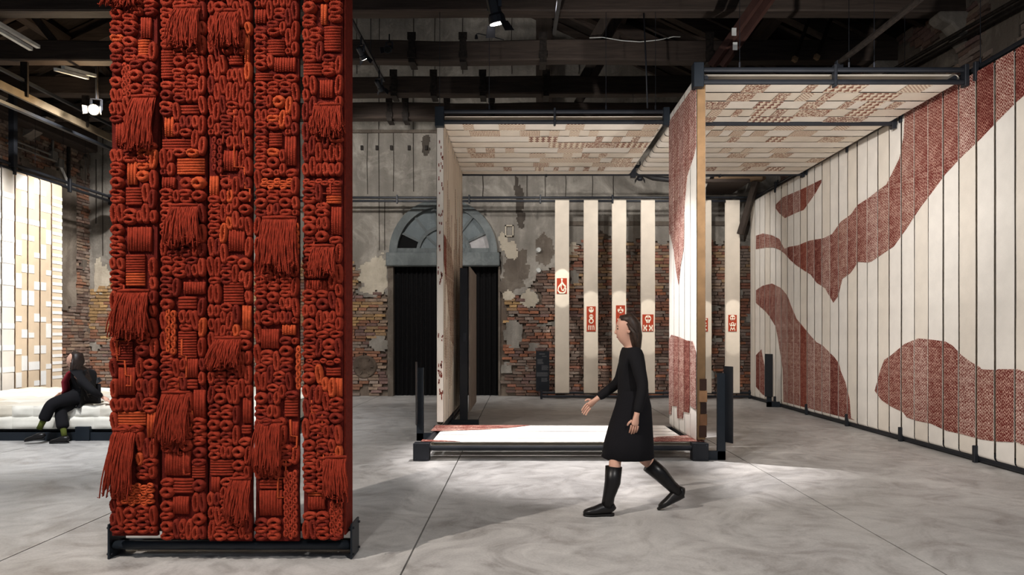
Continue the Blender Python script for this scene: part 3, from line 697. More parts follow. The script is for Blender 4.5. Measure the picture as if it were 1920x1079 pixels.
# ---- canopies
mc = lambda l, wv, t: (l, wv, 4.55 + t)
def canopy(x0, x1, ya, n, rows, cx0, csc, group, words):
    for k in range(n):
        w0, w1 = ya + k*.328 + .016, ya + (k+1)*.328 - .016; yc = (w0+w1)/2
        rt = loop_strip('canopy_strip', mc, x0, x1, w0, w1, .11, CREAM_B if k % 2 else CREAM, words % ORD[k], 'fabric strip', group, 70+k+x0, wob=.006)
        for i, (a, b, kd) in enumerate(rows[k] if k < len(rows) else ()):
            X0, X1 = pX(cx0+a/csc, yc), pX(cx0+b/csc, yc)
            X0, X1 = max(x0+.01, X0), min(x1-.01, X1)
            if X1 - X0 < .03: continue
            kind = {'t': 'tri', 'd': 'dash', 'l': 'line', 'm': 'mass'}[kd[0]]; mat = MOT[kind][int(kd[1]) if len(kd) > 1 else 0]
            e0 = w0 if (i+k) % 3 else w0 + .0; e1 = w1 if (i*2+k) % 3 else w1 - .0
            patch(rt, mc, [(X0, e0), (X1, e0), (X1, e1), (X0, e1)], w0, w1, .11, mat, 'motif_patch', g=.0, proud=.006)
ROWS_L = [[(360,425,'d'),(580,745,'d'),(995,1110,'d'),(1475,1580,'d')],
 [(400,590,'l2'),(712,835,'l2'),(893,955,'d2'),(1020,1080,'d2'),(1140,1195,'d2'),(1375,1555,'l2')],
 [(765,945,'t1'),(1180,1225,'m1'),(1285,1340,'l'),(1405,1450,'m1')],
 [(890,1115,'t2'),(1120,1305,'m'),(1310,1500,'t'),(1500,1605,'m')],
 [(385,435,'m2'),(500,555,'m2'),(620,675,'d'),(945,1100,'d'),(1390,1500,'l2'),(1570,1600,'d')],
 [(405,555,'m2'),(770,870,'d'),(980,1035,'d2'),(1095,1140,'m2'),(1200,1250,'m2'),(1460,1580,'m2')],
 [(835,1040,'d2'),(1040,1210,'d'),(1280,1405,'m2')], [(437,550,'m2'),(795,890,'l'),(1160,1280,'d'),(1280,1600,'m2')],
 [(610,660,'m1'),(805,860,'t2'),(920,950,'m1'),(1015,1050,'l'),(1105,1140,'m1'),(1195,1235,'m'),(1445,1590,'t1')], []]
canopy(XA+.08, XB-.10, Y2+.06, 10, ROWS_L, 760, 3.31, 'strips of the left canopy', 'cream strip with brown motifs in the left pavilion canopy, %s from the front')
ROWS_R = [[(345,475,'m'),(690,745,'m'),(815,1020,'t'),(1240,1375,'d')], [(262,395,'m'),(520,590,'m'),(650,720,'d'),(775,835,'m'),(975,1200,'t')],
 [(118,250,'m1'),(410,545,'t1'),(675,775,'m'),(890,945,'m'),(1010,1110,'t'),(1160,1220,'m')], [(150,210,'d'),(285,325,'m'),(395,450,'t'),(510,570,'m1'),(640,815,'m'),(930,1065,'t'),(1240,1320,'m1')],
 [(85,175,'m'),(370,610,'t1'),(795,1015,'m1'),(1200,1350,'l')], [(110,175,'d'),(240,360,'d'),(525,695,'d'),(860,935,'d')], [(145,215,'l2'),(270,340,'l2'),(390,470,'l2'),(610,740,'l2')],
 [(260,310,'m'),(480,575,'t'),(775,900,'m2')], [], [(215,270,'d2'),(340,380,'d2'),(500,600,'d2')], [(90,115,'d2'),(260,360,'m2'),(500,605,'m2')], [(710,830,'m2')], [(330,480,'m2')], [(105,185,'m1'),(340,370,'m1'),(470,560,'t')], []]
canopy(XB+.12, XW-.18, Y1+.02, 15, ROWS_R, 1280, 3.0, 'strips of the right canopy', 'cream strip with brown motifs in the right canopy, %s from the front')

# ---- banners on the back wall
YBN = 16.55; mbn = lambda l, wv, t: (wv, YBN + t, l)
bf = thing('banner_rack', 'black double-pipe frame along the back wall holding the banners', 'frame', (2.5, YBN, 0))
for z in (4.665, 4.585): rail(bf, (-9.4, YBN, z), (XW, YBN, z), .028)
for z in (.14, .055): rail(bf, (.45, YBN, z), (XW, YBN, z), .03)
for x in (.47, 2.9): block(bf, (x, YBN-.05, .1), (.05, .05, .2), 'clamp')
for xx in (745, 880, 1013, 1148, 1290): block(bf, (pX(xx, YBN), YBN-.04, 4.62), (.04, .05, .2), 'clamp')
EMB = woven('emblem_red', srgb(168, 66, 44)); EMC = woven('emblem_cream', srgb(238, 228, 208))
def disc(cx, cz, r, n=14, a0=0, a1=2*math.pi): return [(cz + r*math.sin(a0+(a1-a0)*k/n), cx + r*math.cos(a0+(a1-a0)*k/n)) for k in range(n if a1-a0 > 6.2 else n+1)]
def stroke(pts, wd):
    L, Rr = [], []
    for i, (x, z) in enumerate(pts):
        a = Vector(pts[max(i-1,0)]); b = Vector(pts[min(i+1,len(pts)-1)]); d = (b-a).normalized(); n = Vector((-d.y, d.x))*wd/2
        L.append((z+n.y, x+n.x)); Rr.append((z-n.y, x-n.x))
    return L + Rr[::-1]
def emblem(kind, sx=1.0):                            # motif shapes on a unit cell, x in -.5.. .5, z in 0..1 (aspect handled by caller)
    o = []
    if kind == 'figure':
        o += [('c', disc(0, .92, .10)), ('c', stroke([(0, .88), (0, .7), (-.12, .6), (-.36, .42), (-.42, .2), (-.2, .05), (.12, .02), (.36, .12), (.42, .3), (.3, .42)], .12)), ('c', stroke([(0, .72), (.2, .58), (.42, .44)], .13)), ('c', stroke([(-.02, .6), (-.1, .42), (.02, .22), (.2, .22), (.24, .36)], .1))]
    elif kind == 'mask':
        o += [('c', disc(0, .86, .3)), ('r', disc(-.13, .90, .09)), ('r', disc(.13, .90, .09)), ('c', disc(0, .60, .24)), ('r', disc(-.1, .61, .07)), ('r', disc(.1, .61, .07)), ('c', disc(0, .42, .30)), ('r', disc(0, .42, .17)), ('c', disc(0, .42, .08))]
        for x in (-.33, -.11, .11, .33): o.append(('c', stroke([(x, .06), (x, .17), (x*.8, .24)], .09)))
    elif kind == 'wheel':
        o += [('c', disc(0, .82, .36)), ('r', stroke([(-.3, .86), (-.15, .93), (-.05, .84)], .07)), ('r', stroke([(.3, .86), (.15, .93), (.05, .84)], .07)), ('r', stroke([(-.2, .74), (0, .79), (.2, .74)], .06)), ('c', [(.5, -.13), (.5, .13), (.6, .13), (.6, -.13)])]
        for x in (-.34, -.18, .18, .34): o.append(('c', stroke([(x, .5), (x*.7, .36), (x*1.05, .2)], .06)))
        o += [('c', [(.2, -.36), (.2, .36), (.23, .36), (.23, -.36)]), ('c', [(.1, -.32), (.1, .32), (.15, .32), (.15, -.32)])]
    elif kind == 'skull':
        o += [('c', disc(0, .76, .30)), ('c', [(.5, -.14), (.5, .14), (.66, .2), (.66, -.2)]), ('r', disc(-.13, .76, .1)), ('r', disc(.13, .76, .1)), ('r', stroke([(0, .5), (0, .98)], .05))]
        for s in (-1, 1): o += [('c', stroke([(s*.42, .38), (s*.36, .2), (s*.42, .04)], .1)), ('c', stroke([(s*.1, .36), (s*.26, .22), (s*.12, .05)], .12))]
    elif kind == 'cross':
        o += [('c', stroke([(-.35, .9), (.35, .9)], .1)), ('c', stroke([(0, .6), (0, .9)], .12)), ('c', stroke([(-.3, .62), (.3, .62)], .1)), ('c', stroke([(-.32, .1), (.32, .45)], .1)), ('c', stroke([(.32, .1), (-.32, .45)], .1))]
    else:
        o += [('c', disc(0, .82, .34)), ('r', disc(-.15, .84, .1)), ('r', disc(.15, .84, .1)), ('r', stroke([(-.2, .72), (0, .68), (.2, .72)], .05)), ('c', disc(0, .45, .22)), ('r', disc(0, .46, .1)), ('c', stroke([(-.38, .5), (-.3, .36), (-.1, .34)], .08)), ('c', stroke([(.38, .5), (.3, .36), (.1, .34)], .08)), ('c', stroke([(-.3, .05), (-.18, .24), (0, .1), (.18, .24), (.3, .05)], .09))]
    return o
BN = [(1054, 1044, 1063, 522, 551, 'figure', 'a curled figure emblem'), (1108, 1100, 1117, 575, 622, 'mask', 'a tall red emblem of stacked masks'), (1161, 1155, 1172, 573, 622, 'wheel', 'a tall red emblem headed by a wheel'),
      (1215, 1204.5, 1225.5, 590, 622, 'skull', 'a squarish red emblem of a split face'), (1268, 1260, 1277, 585, 622, 'mask', 'its emblem hidden behind the inner panel'), (1321, 1314, 1327.5, 597, 622, 'cross', 'a red crossed emblem beside the inner panel'), (1374, 1365.5, 1381.5, 591, 622, 'face', 'a red face emblem nearest the right corner')]
for i, (xc, ex0, ex1, ey0, ey1, kd, wd) in enumerate(BN):
    if i == 4: continue
    X = pX(xc, YBN-.04); w0, w1 = X-.162, X+.162
    rt = loop_strip('banner', mbn, .16, 4.57, w0, w1, .08, CREAM_B, 'long cream banner on the back wall with ' + wd, 'banner', 'banners on the back wall', 90+i, wob=.006)
    a, b, c, d = pX(ex0, YBN-.05), pX(ex1, YBN-.05), pZ(ey1, YBN-.05), pZ(ey0, YBN-.05)
    e = patch(rt, mbn, [(c, a), (c, b), (d, b), (d, a)], w0, w1, .08, EMB, 'emblem', g=0, proud=.008)
    asp = (b-a)
    for q, (col_, poly) in enumerate(emblem(kd)):
        pts = [(c + (d-c)*z, (a+b)/2 + asp*x*.92) for z, x in poly]
        # discs keep round: rescale z about their centre
        zc = sum(p[0] for p in pts)/len(pts)
        if len(poly) == 14: pts = [(zc + (p[0]-zc)*asp/(d-c), p[1]) for p in pts]
        pts = clip(clip(clip(clip(pts, 0, c+.004, 1), 0, d-.004, -1), 1, a+.004, 1), 1, b-.004, -1)
        if len(pts) < 3: continue
        lift = .012 + (.003 if col_ == 'c' else .006) + q*.0004
        mb = MB(); mb.prism([mbn(l, wv, -.04-lift+.003) for l, wv in pts], (0, -.003, 0)); mb.build('motif', EMC if col_ == 'c' else EMB, e, fix=True)

# ---- left fabric wall behind the bed
XF = -9.45; mf = lambda l, wv, t: (XF - t, wv, l)
lf = thing('cloth_rack', 'black double-pipe frame along the left wall above the bed', 'frame', (XF, 14, 0))
for z in (4.66, 4.56): rail(lf, (XF, 8.0, z), (XF, YBN, z), .032)
for y in (13.26, 14.9): block(lf, (XF+.04, y, 4.6), (.06, .07, .28), 'clamp')
block(lf, (XF+.05, YBN, 4.6), (.22, .2, .24)); rail(lf, (XF, 8.0, .1), (XF, 14.9, .1), .03)
MB().box((XF-.02, 13.2, 4.6), (XF+.08, 13.3, 6.1)).build('hanger_post', STEEL, lf)
for y in (12.4, 13.9, 14.75, 15.5): MB().tube([(XF, y, 4.66), (XF, y, 6.1)], .004, 5).build('suspension_cable', STEEL, lf)
WP = woven('white_patch', srgb(246, 246, 244)); TN = woven('tan_cloth', srgb(226, 205, 178)); r_ = random.Random(12)
for k in range(10):
    w1 = 14.64 - k*.345; w0 = w1 - .308
    rt = loop_strip('fabric_strip', mf, .2, 4.5, w0, w1, .09, TN if k < 4 else CREAM_C, 'pale strip with white woven blocks left of the bed, %s from the far end' % ORD[k], 'fabric strip', 'strips of the left fabric wall', 110+k)
    if k == 0:
        for q in range(26): z = .6 + q*.145; patch(rt, mf, [(z, w0), (z, w1), (z+.06, w1), (z+.06, w0)], w0, w1, .09, WP, 'white_band', g=.002)
    elif k < 4:
        for q in range(13):
            z = .5 + q*.31; h = r_.choice((.16, .28, .1)); s = (q+k) % 2
            wa, wb = (w0, (w0+w1)/2) if s else ((w0+w1)/2, w1)
            if r_.random() < .25: wa, wb = w0, w1
            patch(rt, mf, [(z, wa), (z, wb), (z+h, wb), (z+h, wa)], w0, w1, .09, WP, 'white_block', g=.002)
    else:
        for q in range(9): z = .8 + q*.4; patch(rt, mf, [(z, w0), (z, w1), (z+.1, w1), (z+.1, w0)], w0, w1, .09, WP, 'white_band', g=.002)

# ---- sign stands and wall text panel
TXT = plain('grey_lettering', srgb(96, 96, 98), .7); PANEL = plain('black_panel', srgb(30, 33, 38), .4)
def l_stand(label, x, y, foot_dx, post_h, px0, px1, pz0, pz1):
    t = thing('sign_stand', label, 'sign stand', (x, y, 0), 'sign stands')
    bevel(MB().box((x-.05, y-.02, 0), (x+.05, y+.02, post_h)).build('post', STEEL2, t), .004)
    a, b = sorted((x-.05 if foot_dx > 0 else x+.05, x+foot_dx)); bevel(MB().box((a, y-.02, 0), (b, y+.02, .11)).build('foot', STEEL2, t), .004)
    p = MB().prism([(px0, y-.0, pz0), (px1, y-.14, pz0), (px1, y-.14, pz1), (px0, y-.0, pz1)], (.012, .012, 0)).build('sign_panel', PANEL, t, fix=True)
    return t
l_stand('black L-shaped sign stand by the left back corner block of the mat', pX(788, 10.05), 10.05, .26, 1.03, pX(779, 10.05), pX(784, 10.05), pZ(797, 10.05), pZ(679, 10.05))
l_stand('black L-shaped sign stand at the right front corner of the pavilion', pX(1352, 8.52), 8.52, -.2, pZ(700, 8.52), pX(1357, 8.52), pX(1367, 8.52), pZ(829, 8.52), pZ(687, 8.52))
l_stand('small black sign stand before the far end of the right fabric wall', pX(1442, 14.7), 14.7, .24, pZ(672, 14.7), pX(1434, 14.7), pX(1444, 14.7), pZ(744, 14.7), pZ(664, 14.7))
x = pX(870, 11.6); t = thing('sign_stand', 'tall black post with a full-height panel behind the left pavilion wall', 'sign stand', (x, 11.6, 0), 'sign stands')
MB().box((x-.065, 11.57, 0), (x+.06, 11.63, pZ(503, 11.6))).build('post', PANEL, t); MB().box((x-.2, 11.55, 0), (x+.24, 11.65, .11)).build('foot', STEEL2, t)
mb = MB(); mb.prism([(x+.075, 11.62, .24), (x+.095, 11.62, .24), (x+.095, 13.3, .24), (x+.075, 13.3, .24)], (0, 0, pZ(500, 11.6)-.24)); mb.build('sign_panel', plain('floor_reflection_brown', srgb(120, 108, 98), .6), t, fix=True)  # the brown is the floor's reflection painted onto the panel
MB().box((x-.01, 11.55, 1.38), (x+.03, 11.58, 1.52)).build('lock_plate', ALU, t)
x0, x1, z0, z1 = pX(1005, YW-.3), pX(1030, YW-.3), pZ(734, YW-.3), pZ(659, YW-.3); t = thing('text_panel', 'narrow black text panel standing against the brick wall left of the banners', 'text panel', ((x0+x1)/2, YW-.3, 0))
p = MB().box((x0, YW-.31, z0), (x1, YW-.28, z1)).build('board', PANEL, t); MB().box((x0+.1, YW-.28, 0), (x0+.16, YW-.25, z1-.2)).build('support', STEEL, t)
Wd, Hd = x1-x0, z1-z0; r_ = random.Random(3)
for u0, u1, v0, v1, n in ((.25,.7,.06,.10,1),(.45,.85,.12,.15,1),(.1,.55,.20,.33,5),(.42,.95,.36,.48,5),(.05,.95,.53,.64,6),(.4,.9,.67,.77,5)):
    mb = MB()
    for k in range(n):
        vv = v0 + (v1-v0)*k/n; e = u1 - r_.uniform(0, .1); mb.box((x0+Wd*u0, YW-.313, z1-Hd*(vv+(v1-v0)/n*.55)), (x0+Wd*e, YW-.31, z1-Hd*vv))
    mb.build('text_block', TXT, p)
# beams of light for the banner emblems: small profile spots under the roof
for i, (xc, ex0, ex1, ey0, ey1, kd, wd) in enumerate(BN):
    if i != 4:
        X = pX(xc, YBN); zc = pZ((ey0+ey1)/2, YBN); spot('emblem_spot', (X, 14.35, 5.6), (X, YBN-.05, zc), 650, 8.5 if ey1-ey0 < 40 else 10.5, .25, (1, .95, .88), .01)
# ================================================================== red knotted tapestry: five strips of knitted cords on a low stand
YT, SC = 4.72, 4.70/FPX
tX = lambda x: (x-CX)*SC
tZ = lambda y: EYE-(y-CY)*SC
def cord_ring(A, B, r, ry, pinch=0.0, n=24, m=8, rib=.07):     # knitted loop lying in the strip's plane; tube runs round an ellipse
    V = []; F = []; a, b = A-r, B-r
    for i in range(n):
        t = 2*math.pi*i/n; ct, st = math.cos(t), math.sin(t)
        k = 1 - pinch*abs(ct)**3; cx, cz = a*ct, b*st*k
        nx, nz = ct/a, st/b; l = math.hypot(nx, nz); nx /= l; nz /= l; g = 1 + (rib if i % 2 else -rib)
        for j in range(m):
            q = 2*math.pi*j/m; V.append((cx + nx*r*g*math.cos(q), -ry*g*math.sin(q)*(1+.12*math.sin(3*t)), cz + nz*r*g*math.cos(q)))
    for i in range(n):
        for j in range(m): F.append((i*m+j, i*m+(j+1)%m, ((i+1)%n)*m+(j+1)%m, ((i+1)%n)*m+j))
    return V, F
U = 12.4*SC                                                      # packing unit: 11 picture px at the tapestry
SHAPES = {'eye': [cord_ring(U*1.12, U*.74, U*.31, .026, .4), cord_ring(U*1.14, U*.76, U*.33, .028, .5), cord_ring(U*1.10, U*.70, U*.34, .026, .2)],
          'big': [cord_ring(U*1.14, U*1.0, U*.42, .032, .45), cord_ring(U*1.12, U*.94, U*.38, .030, .4)],
          'bean': [cord_ring(U*1.12, U*.70, U*.34, .027, 0)],
          'stem': [cord_ring(U*.66, U*1.12, U*.32, .026, 0), cord_ring(U*.65, U*1.10, U*.33, .026, .1)],
          'tall': [cord_ring(U*.66, U*1.58, U*.32, .026, 0)]}
RM = {}
def ring_data(kind, v, c):
    key = (kind, v, c)
    if key not in RM:
        mb = MB(); mb.add(*SHAPES[kind][v]); RM[key] = mb.mesh('cord_loop', RED[c], True)
    return RM[key]
def ribs(par, x0, x1, y0, y1, d, c):
    mb = MB(); wpx = 5.2; nn = max(2, round(((x1-x0) if d == 'V' else (y1-y0))/wpx))
    for k in range(nn):
        j = rnd.uniform(-.6, .6)
        if d == 'V':
            x = x0 + (x1-x0)*(k+.5)/nn; path = [(tX(x), YT-.02, tZ(y0+1+rnd.random())), (tX(x+j), YT-.024, tZ((y0+y1)/2)), (tX(x), YT-.02, tZ(y1-1-rnd.random()))]; rr = (x1-x0)/nn*SC*.56
        else:
            y = y0 + (y1-y0)*(k+.5)/nn; path = [(tX(x0+1), YT-.02, tZ(y)), (tX((x0+x1)/2), YT-.024, tZ(y+j)), (tX(x1-1), YT-.02, tZ(y))]; rr = (y1-y0)/nn*SC*.56
        mb.tube(path, [(rr, .013)]*3 if d == 'H' else [(.013, rr)]*3, 6, up=(0,0,1) if d == 'H' else (0,1,0))
    return mb.build('ribbed_patch', RED[c], par, smooth=True)
def chain(par, x0, x1, y0, y1, c, vertical=True):
    mb = MB(); w_, h_ = 9.0, 12.0; cols = max(1, round((x1-x0)/w_)); rows_ = max(2, round((y1-y0)/h_))
    if not vertical: cols = max(2, round((x1-x0)/12)); rows_ = max(1, round((y1-y0)/9))
    for i in range(cols):
        for k in range(rows_):
            x = x0 + (x1-x0)*(i+.5)/cols; y = y0 + (y1-y0)*(k+.5)/rows_ + (4 if i % 2 else 0)
            V, F = cord_ring(SC*5.6 if vertical else SC*8.2, SC*8.0 if vertical else SC*5.4, SC*2.5, .011, 0, 10, 5, 0)
            tl = .35 if (i+k) % 2 else -.35
            mb.add([(v[0] + tX(x), v[1] + v[0]*tl + YT-.035, v[2] + tZ(y)) for v in V], F)
    return mb.build('chain_patch', RED[c], par, smooth=True)
def tassel(par, x0, x1, y0, y1, sp, c=0):
    mb = MB(); n = int((x1-x0)*.85)
    for k in range(n):
        for lay in (0, 1):
            u = (k+rnd.random())/n; xt = x0 + (x1-x0)*u; xb = (x0+x1)/2 + sp + (xt-(x0+x1)/2)*1.28 + rnd.uniform(-3, 3); yb = y1 + rnd.uniform(-14, 7) - lay*6
            pts = []; ph = rnd.uniform(0, 6)
            for s in range(8):
                t = s/7; bulge = .055*math.sin(min(1, t*1.5)*math.pi/2)*(1-.35*lay)
                pts.append((tX(xt + (xb-xt)*t**1.2 + 1.3*math.sin(ph+t*7)), YT-.03-bulge - rnd.uniform(0, .012)*(t > .1), tZ(y0 + (yb-y0)*t)))
            if rnd.random() < .6: pts.append((pts[-1][0]+rnd.uniform(-.012, .012), pts[-1][1]-rnd.uniform(-.01, .02), pts[-1][2]+rnd.uniform(-.012, .014)))
            mb.tube(pts, [.0048]*(len(pts)-1) + [.003], 4)
    o = mb.build('tassel', RED[c], par, smooth=True)
    MB().tube([(tX(x0-1), YT-.034, tZ(y0)), (tX((x0+x1)/2), YT-.04, tZ(y0-1)), (tX(x1+1), YT-.034, tZ(y0))], .011, 6).build('tassel_cord', RED[c], o, smooth=True)
    return o
O = 2
STRIPS = [
 dict(x=(207,296), ribs=[(265,285,33,73,'V',0),(260,283,75,105,'H',O),(218,245,230,275,'V',0),(240,258,303,348,'V',O),(237,268,352,385,'H',0),(240,285,425,473,'V',0),(237,273,478,512,'H',0),(237,273,512,537,'H',O),(222,250,640,685,'H',1),(223,255,688,742,'V',0),(222,275,772,798,'H',O),(277,296,770,822,'V',O),(222,262,-60,-20,'V',0)],
   tas=[(210,262,-25,16,-4),(250,293,182,285,-8),(224,281,546,632,-4),(215,258,806,925,-10)], ch=[(232,248,120,180,3,True),(232,290,905,945,O,False)]),
 dict(x=(301,388), ribs=[(303,328,95,148,'H',0),(310,327,218,258,'V',O),(338,375,198,215,'H',0),(305,360,262,282,'H',0),(333,385,298,328,'H',O),(305,330,332,355,'V',0),(345,386,528,553,'V',0),(335,370,557,580,'H',0),(335,370,622,672,'H',0),(352,372,672,710,'V',0),(350,372,712,730,'H',0),(364,386,730,785,'V',0),(310,358,845,893,'V',0),(361,386,873,897,'H',0),(325,365,897,925,'H',0),(325,355,930,965,'V',0),(335,375,-70,-30,'H',0)],
   tas=[(328,377,15,92,-3),(320,374,386,462,0),(307,357,736,826,-6)], ch=[(312,333,580,660,O,True)]),
 dict(x=(390,474), ribs=[(459,469,65,120,'V',O),(430,456,105,122,'H',0),(420,446,282,322,'V',0),(394,411,330,372,'V',O),(430,460,430,473,'V',0),(420,458,530,572,'H',0),(455,472,572,622,'V',O),(456,474,745,795,'V',0),(454,474,798,814,'H',0),(395,440,862,892,'H',0),(397,413,893,925,'V',0),(400,440,-70,-20,'V',0)],
   tas=[(407,449,22,92,0),(404,454,634,688,-6),(434,472,897,974,-4)], ch=[(398,420,258,322,1,True)]),
 dict(x=(477,562), ribs=[(478,500,18,45,'V',0),(500,535,75,105,'H',0),(515,555,108,136,'V',0),(478,513,138,152,'H',0),(505,530,250,275,'H',0),(535,556,255,312,'V',0),(530,555,608,630,'V',O),(490,524,616,655,'V',0),(534,560,745,782,'H',0),(543,560,790,830,'V',0),(487,530,918,968,'V',0),(487,530,900,917,'H',0),(490,540,-70,-30,'H',0)],
   tas=[(495,556,409,508,0),(484,528,790,882,-2)], ch=[(553,562,420,480,O,True),(555,567,650,730,O,True),(534,559,882,1006,3,True),(492,550,336,352,O,False)]),
 dict(x=(567,644), ribs=[(602,614,8,48,'V',O),(608,640,50,97,'H',0),(568,605,120,142,'H',0),(600,625,150,185,'V',0),(612,641,345,368,'H',0),(612,641,368,382,'H',O),(622,641,388,442,'V',0),(575,620,525,548,'V',0),(612,640,690,705,'H',0),(630,643,708,745,'V',O),(578,610,930,957,'V',0),(578,612,922,930,'H',O),(580,630,-70,-30,'V',0)],
   tas=[(592,640,198,258,2),(588,628,462,518,0),(612,650,857,932,3)], ch=[(570,640,336,346,3,False),(575,640,672,682,0,False),(620,643,940,1002,3,True)])]
WORDS = ['knotted rust-red wool strip with long tassels at the left edge of the hanging', 'second knotted rust-red wool strip with an orange chain panel', 'middle knotted rust-red wool strip with three short tassels', 'fourth knotted rust-red wool strip with the longest hanging fringe', 'knotted rust-red wool strip with dark side flap at the right edge']
for si, st in enumerate(STRIPS):
    x0, x1 = st['x']; ytop, ybot = -232, 1006 + (0, 6, 10, 10, 6)[si]
    root = thing('tapestry_strip', WORDS[si], 'tapestry', (tX((x0+x1)/2), YT, tZ(ybot)), 'strips of the red tapestry')
    mb = MB(); n = 40; V = []; F = []                          # backing with softly wavering edges
    for i in range(n+1):
        y = ytop + (ybot-ytop)*i/n; e0 = 1.3*noise.noise(Vector((i*.5, si, 2))); e1 = 1.3*noise.noise(Vector((i*.5, si, 9)))
        for x, d in ((x0+2+e0, -.012), (x1-2+e1, -.012), (x1-2+e1, .018), (x0+2+e0, .018)): V.append((tX(x), YT+d, tZ(y)))
    for i in range(n):
        for k in range(4): F.append((i*4+k, i*4+(k+1)%4, i*4+4+(k+1)%4, i*4+4+k))
    F += [(0,1,2,3), (n*4+3,n*4+2,n*4+1,n*4)]; mb.add(V, F); mb.build('backing', M_BACKING, root, fix=True)
    mb = MB(); xe = {2: x1-27, 3: x1-24}.get(si, x1); mb.box((tX(x0+1), YT+.19, tZ(ybot-4)), (tX(xe), YT+.215, tZ(ytop))); mb.build('back_layer', RED[1], root)
    if si == 4: MB().box((tX(x1)-.004, YT+.01, tZ(ybot-6)), (tX(x1)+.008, YT+.2, tZ(ytop))).build('side_flap', RED[1], root)
    xi = x0+2; CH = 12.6; cols, rows_ = int(round((x1-x0)/12.4)), int((ybot+110)/CH); cw = (x1-x0-4)/cols
    occ = [[False]*rows_ for _ in range(cols)]
    def block_out(a, b, c, d):
        for i in range(cols):
            for k in range(rows_):
                xx, yy = xi+(i+.5)*cw, -110+(k+.5)*CH
                if a-3 < xx < b+3 and c-3 < yy < d+3: occ[i][k] = True
    for q in st['ribs']: ribs(root, max(q[0], x0+2), min(q[1], x1-2), *q[2:]); block_out(*q[:4])
    for q in st['ch']: chain(root, *q); block_out(*q[:4])
    ribs(root, x0+3, x1-3, -230, -112, 'V', 0)
    for q in st['tas']: tassel(root, *q); block_out(q[0]+4, q[1]-4, q[2]+4, q[3]-16)
    r = random.Random(100+si); free = lambda i, k: i < cols and k < rows_ and not occ[i][k]
    for k in range(rows_):
        for i in range(cols):
            if occ[i][k]: continue
            t = min(.99, max(0, .47 + 1.1*noise.noise(Vector((xi*.05 + i*.33, k*.30, si*5.0))) + r.uniform(-.2, .2))); pick = None
            if free(i+1,k) and free(i,k+1) and free(i+1,k+1) and r.random() < .13: pick, cells, kind = 1, ((0,0),(1,0),(0,1),(1,1)), 'big'
            elif free(i+1,k) and t < .66: pick, cells, kind = 1, ((0,0),(1,0)), ('eye' if r.random() < .8 else 'bean')
            elif free(i,k+1) and free(i,k+2) and t < .76: pick, cells, kind = 1, ((0,0),(0,1),(0,2)), 'tall'
            elif free(i,k+1): pick, cells, kind = 1, ((0,0),(0,1)), 'stem'
            elif free(i+1,k): pick, cells, kind = 1, ((0,0),(1,0)), 'eye'
            else: cells, kind = ((0,0),), 'dot'
            for a, b in cells: occ[i+a][k+b] = True
            xx = xi + (i + (max(c[0] for c in cells)+1)/2)*cw; yy = -110 + (k + (max(c[1] for c in cells)+1)/2)*CH
            hot = noise.noise(Vector((xx*.02+si, yy*.012, 3))); c = 2 if (hot > .40 and r.random() < .5) or r.random() < .012 else r.choice((0, 0, 0, 1, 3))
            sx = cw/12.4
            if kind == 'dot': me = ring_data('stem', 1, c); sc = (.9, 1, .52)
            else: me = ring_data(kind, r.randrange(len(SHAPES[kind])), c); sc = (sx*r.uniform(.96, 1.06), r.uniform(.85, 1.2), r.uniform(.95, 1.06))
            inst('cord_loop', me, root, (tX(xx+r.uniform(-.8, .8)), YT-.016-r.uniform(0, .006), tZ(yy+r.uniform(-.8, .8))), sc, (r.uniform(-.12, .12), r.uniform(-.13, .13), r.uniform(-.12, .12)))
    for q in range(2):                                         # thin orange outlining cords wandering down the strip
        y = r.uniform(0, 850); x = r.uniform(x0+15, x1-15); pts = []
        for s in range(11):
            pts.append((tX(min(x1-4, max(x0+4, x))), YT-.034, tZ(y)))
            if s % 2 == 0: y += r.uniform(18, 42); x += r.uniform(-1.5, 1.5)
            else: x += r.choice((-1, 1))*r.uniform(6, 20); y += r.uniform(-1, 1.5)
        MB().tube(pts, .0065, 6).build('outline_cord', RED[O if q < 1 else 3], root, smooth=True)
# stand
Xl, Xr = -2.745, -1.13
st = thing('tapestry_stand', 'low dark steel stand with end plates under the red tapestry', 'stand', ((Xl+Xr)/2, 4.85, 0))
for x in (Xl, Xr):
    bevel(MB().box((x-.007, 4.752, 0), (x+.007, 4.955, .235)).build('end_plate', STEEL2, st), .003)
    for y in (4.772, 4.935):
        for z in (.03, .205): MB().tube([(x-.018, y, z), (x+.018, y, z)], .008, 8).build('bolt', STEEL, st)
for y, z, r in ((4.80, .085, .030), (4.90, .175, .026), (4.92, .07, .026)): MB().tube([(Xl, y, z), (Xr, y, z)], r, 14).build('roller', STEEL2, st, smooth=True)
MB().box((Xl, 4.93, .012), (Xr, 4.95, .05)).build('tie_bar', STEEL2, st)
hd = thing('tapestry_hanger', 'high dark steel rail from which the red tapestry hangs', 'rail', ((Xl+Xr)/2, 4.85, tZ(-232)))
MB().tube([(Xl, 4.83, tZ(-232)+.02), (Xr, 4.83, tZ(-232)+.02)], .05, 12).build('roller', STEEL2, hd, smooth=True)
for x in (Xl+.1, Xr-.1): MB().tube([(x, 4.83, tZ(-232)+.05), (x, 4.83, 9.0)], .006, 6).build('suspension_cable', STEEL, hd)
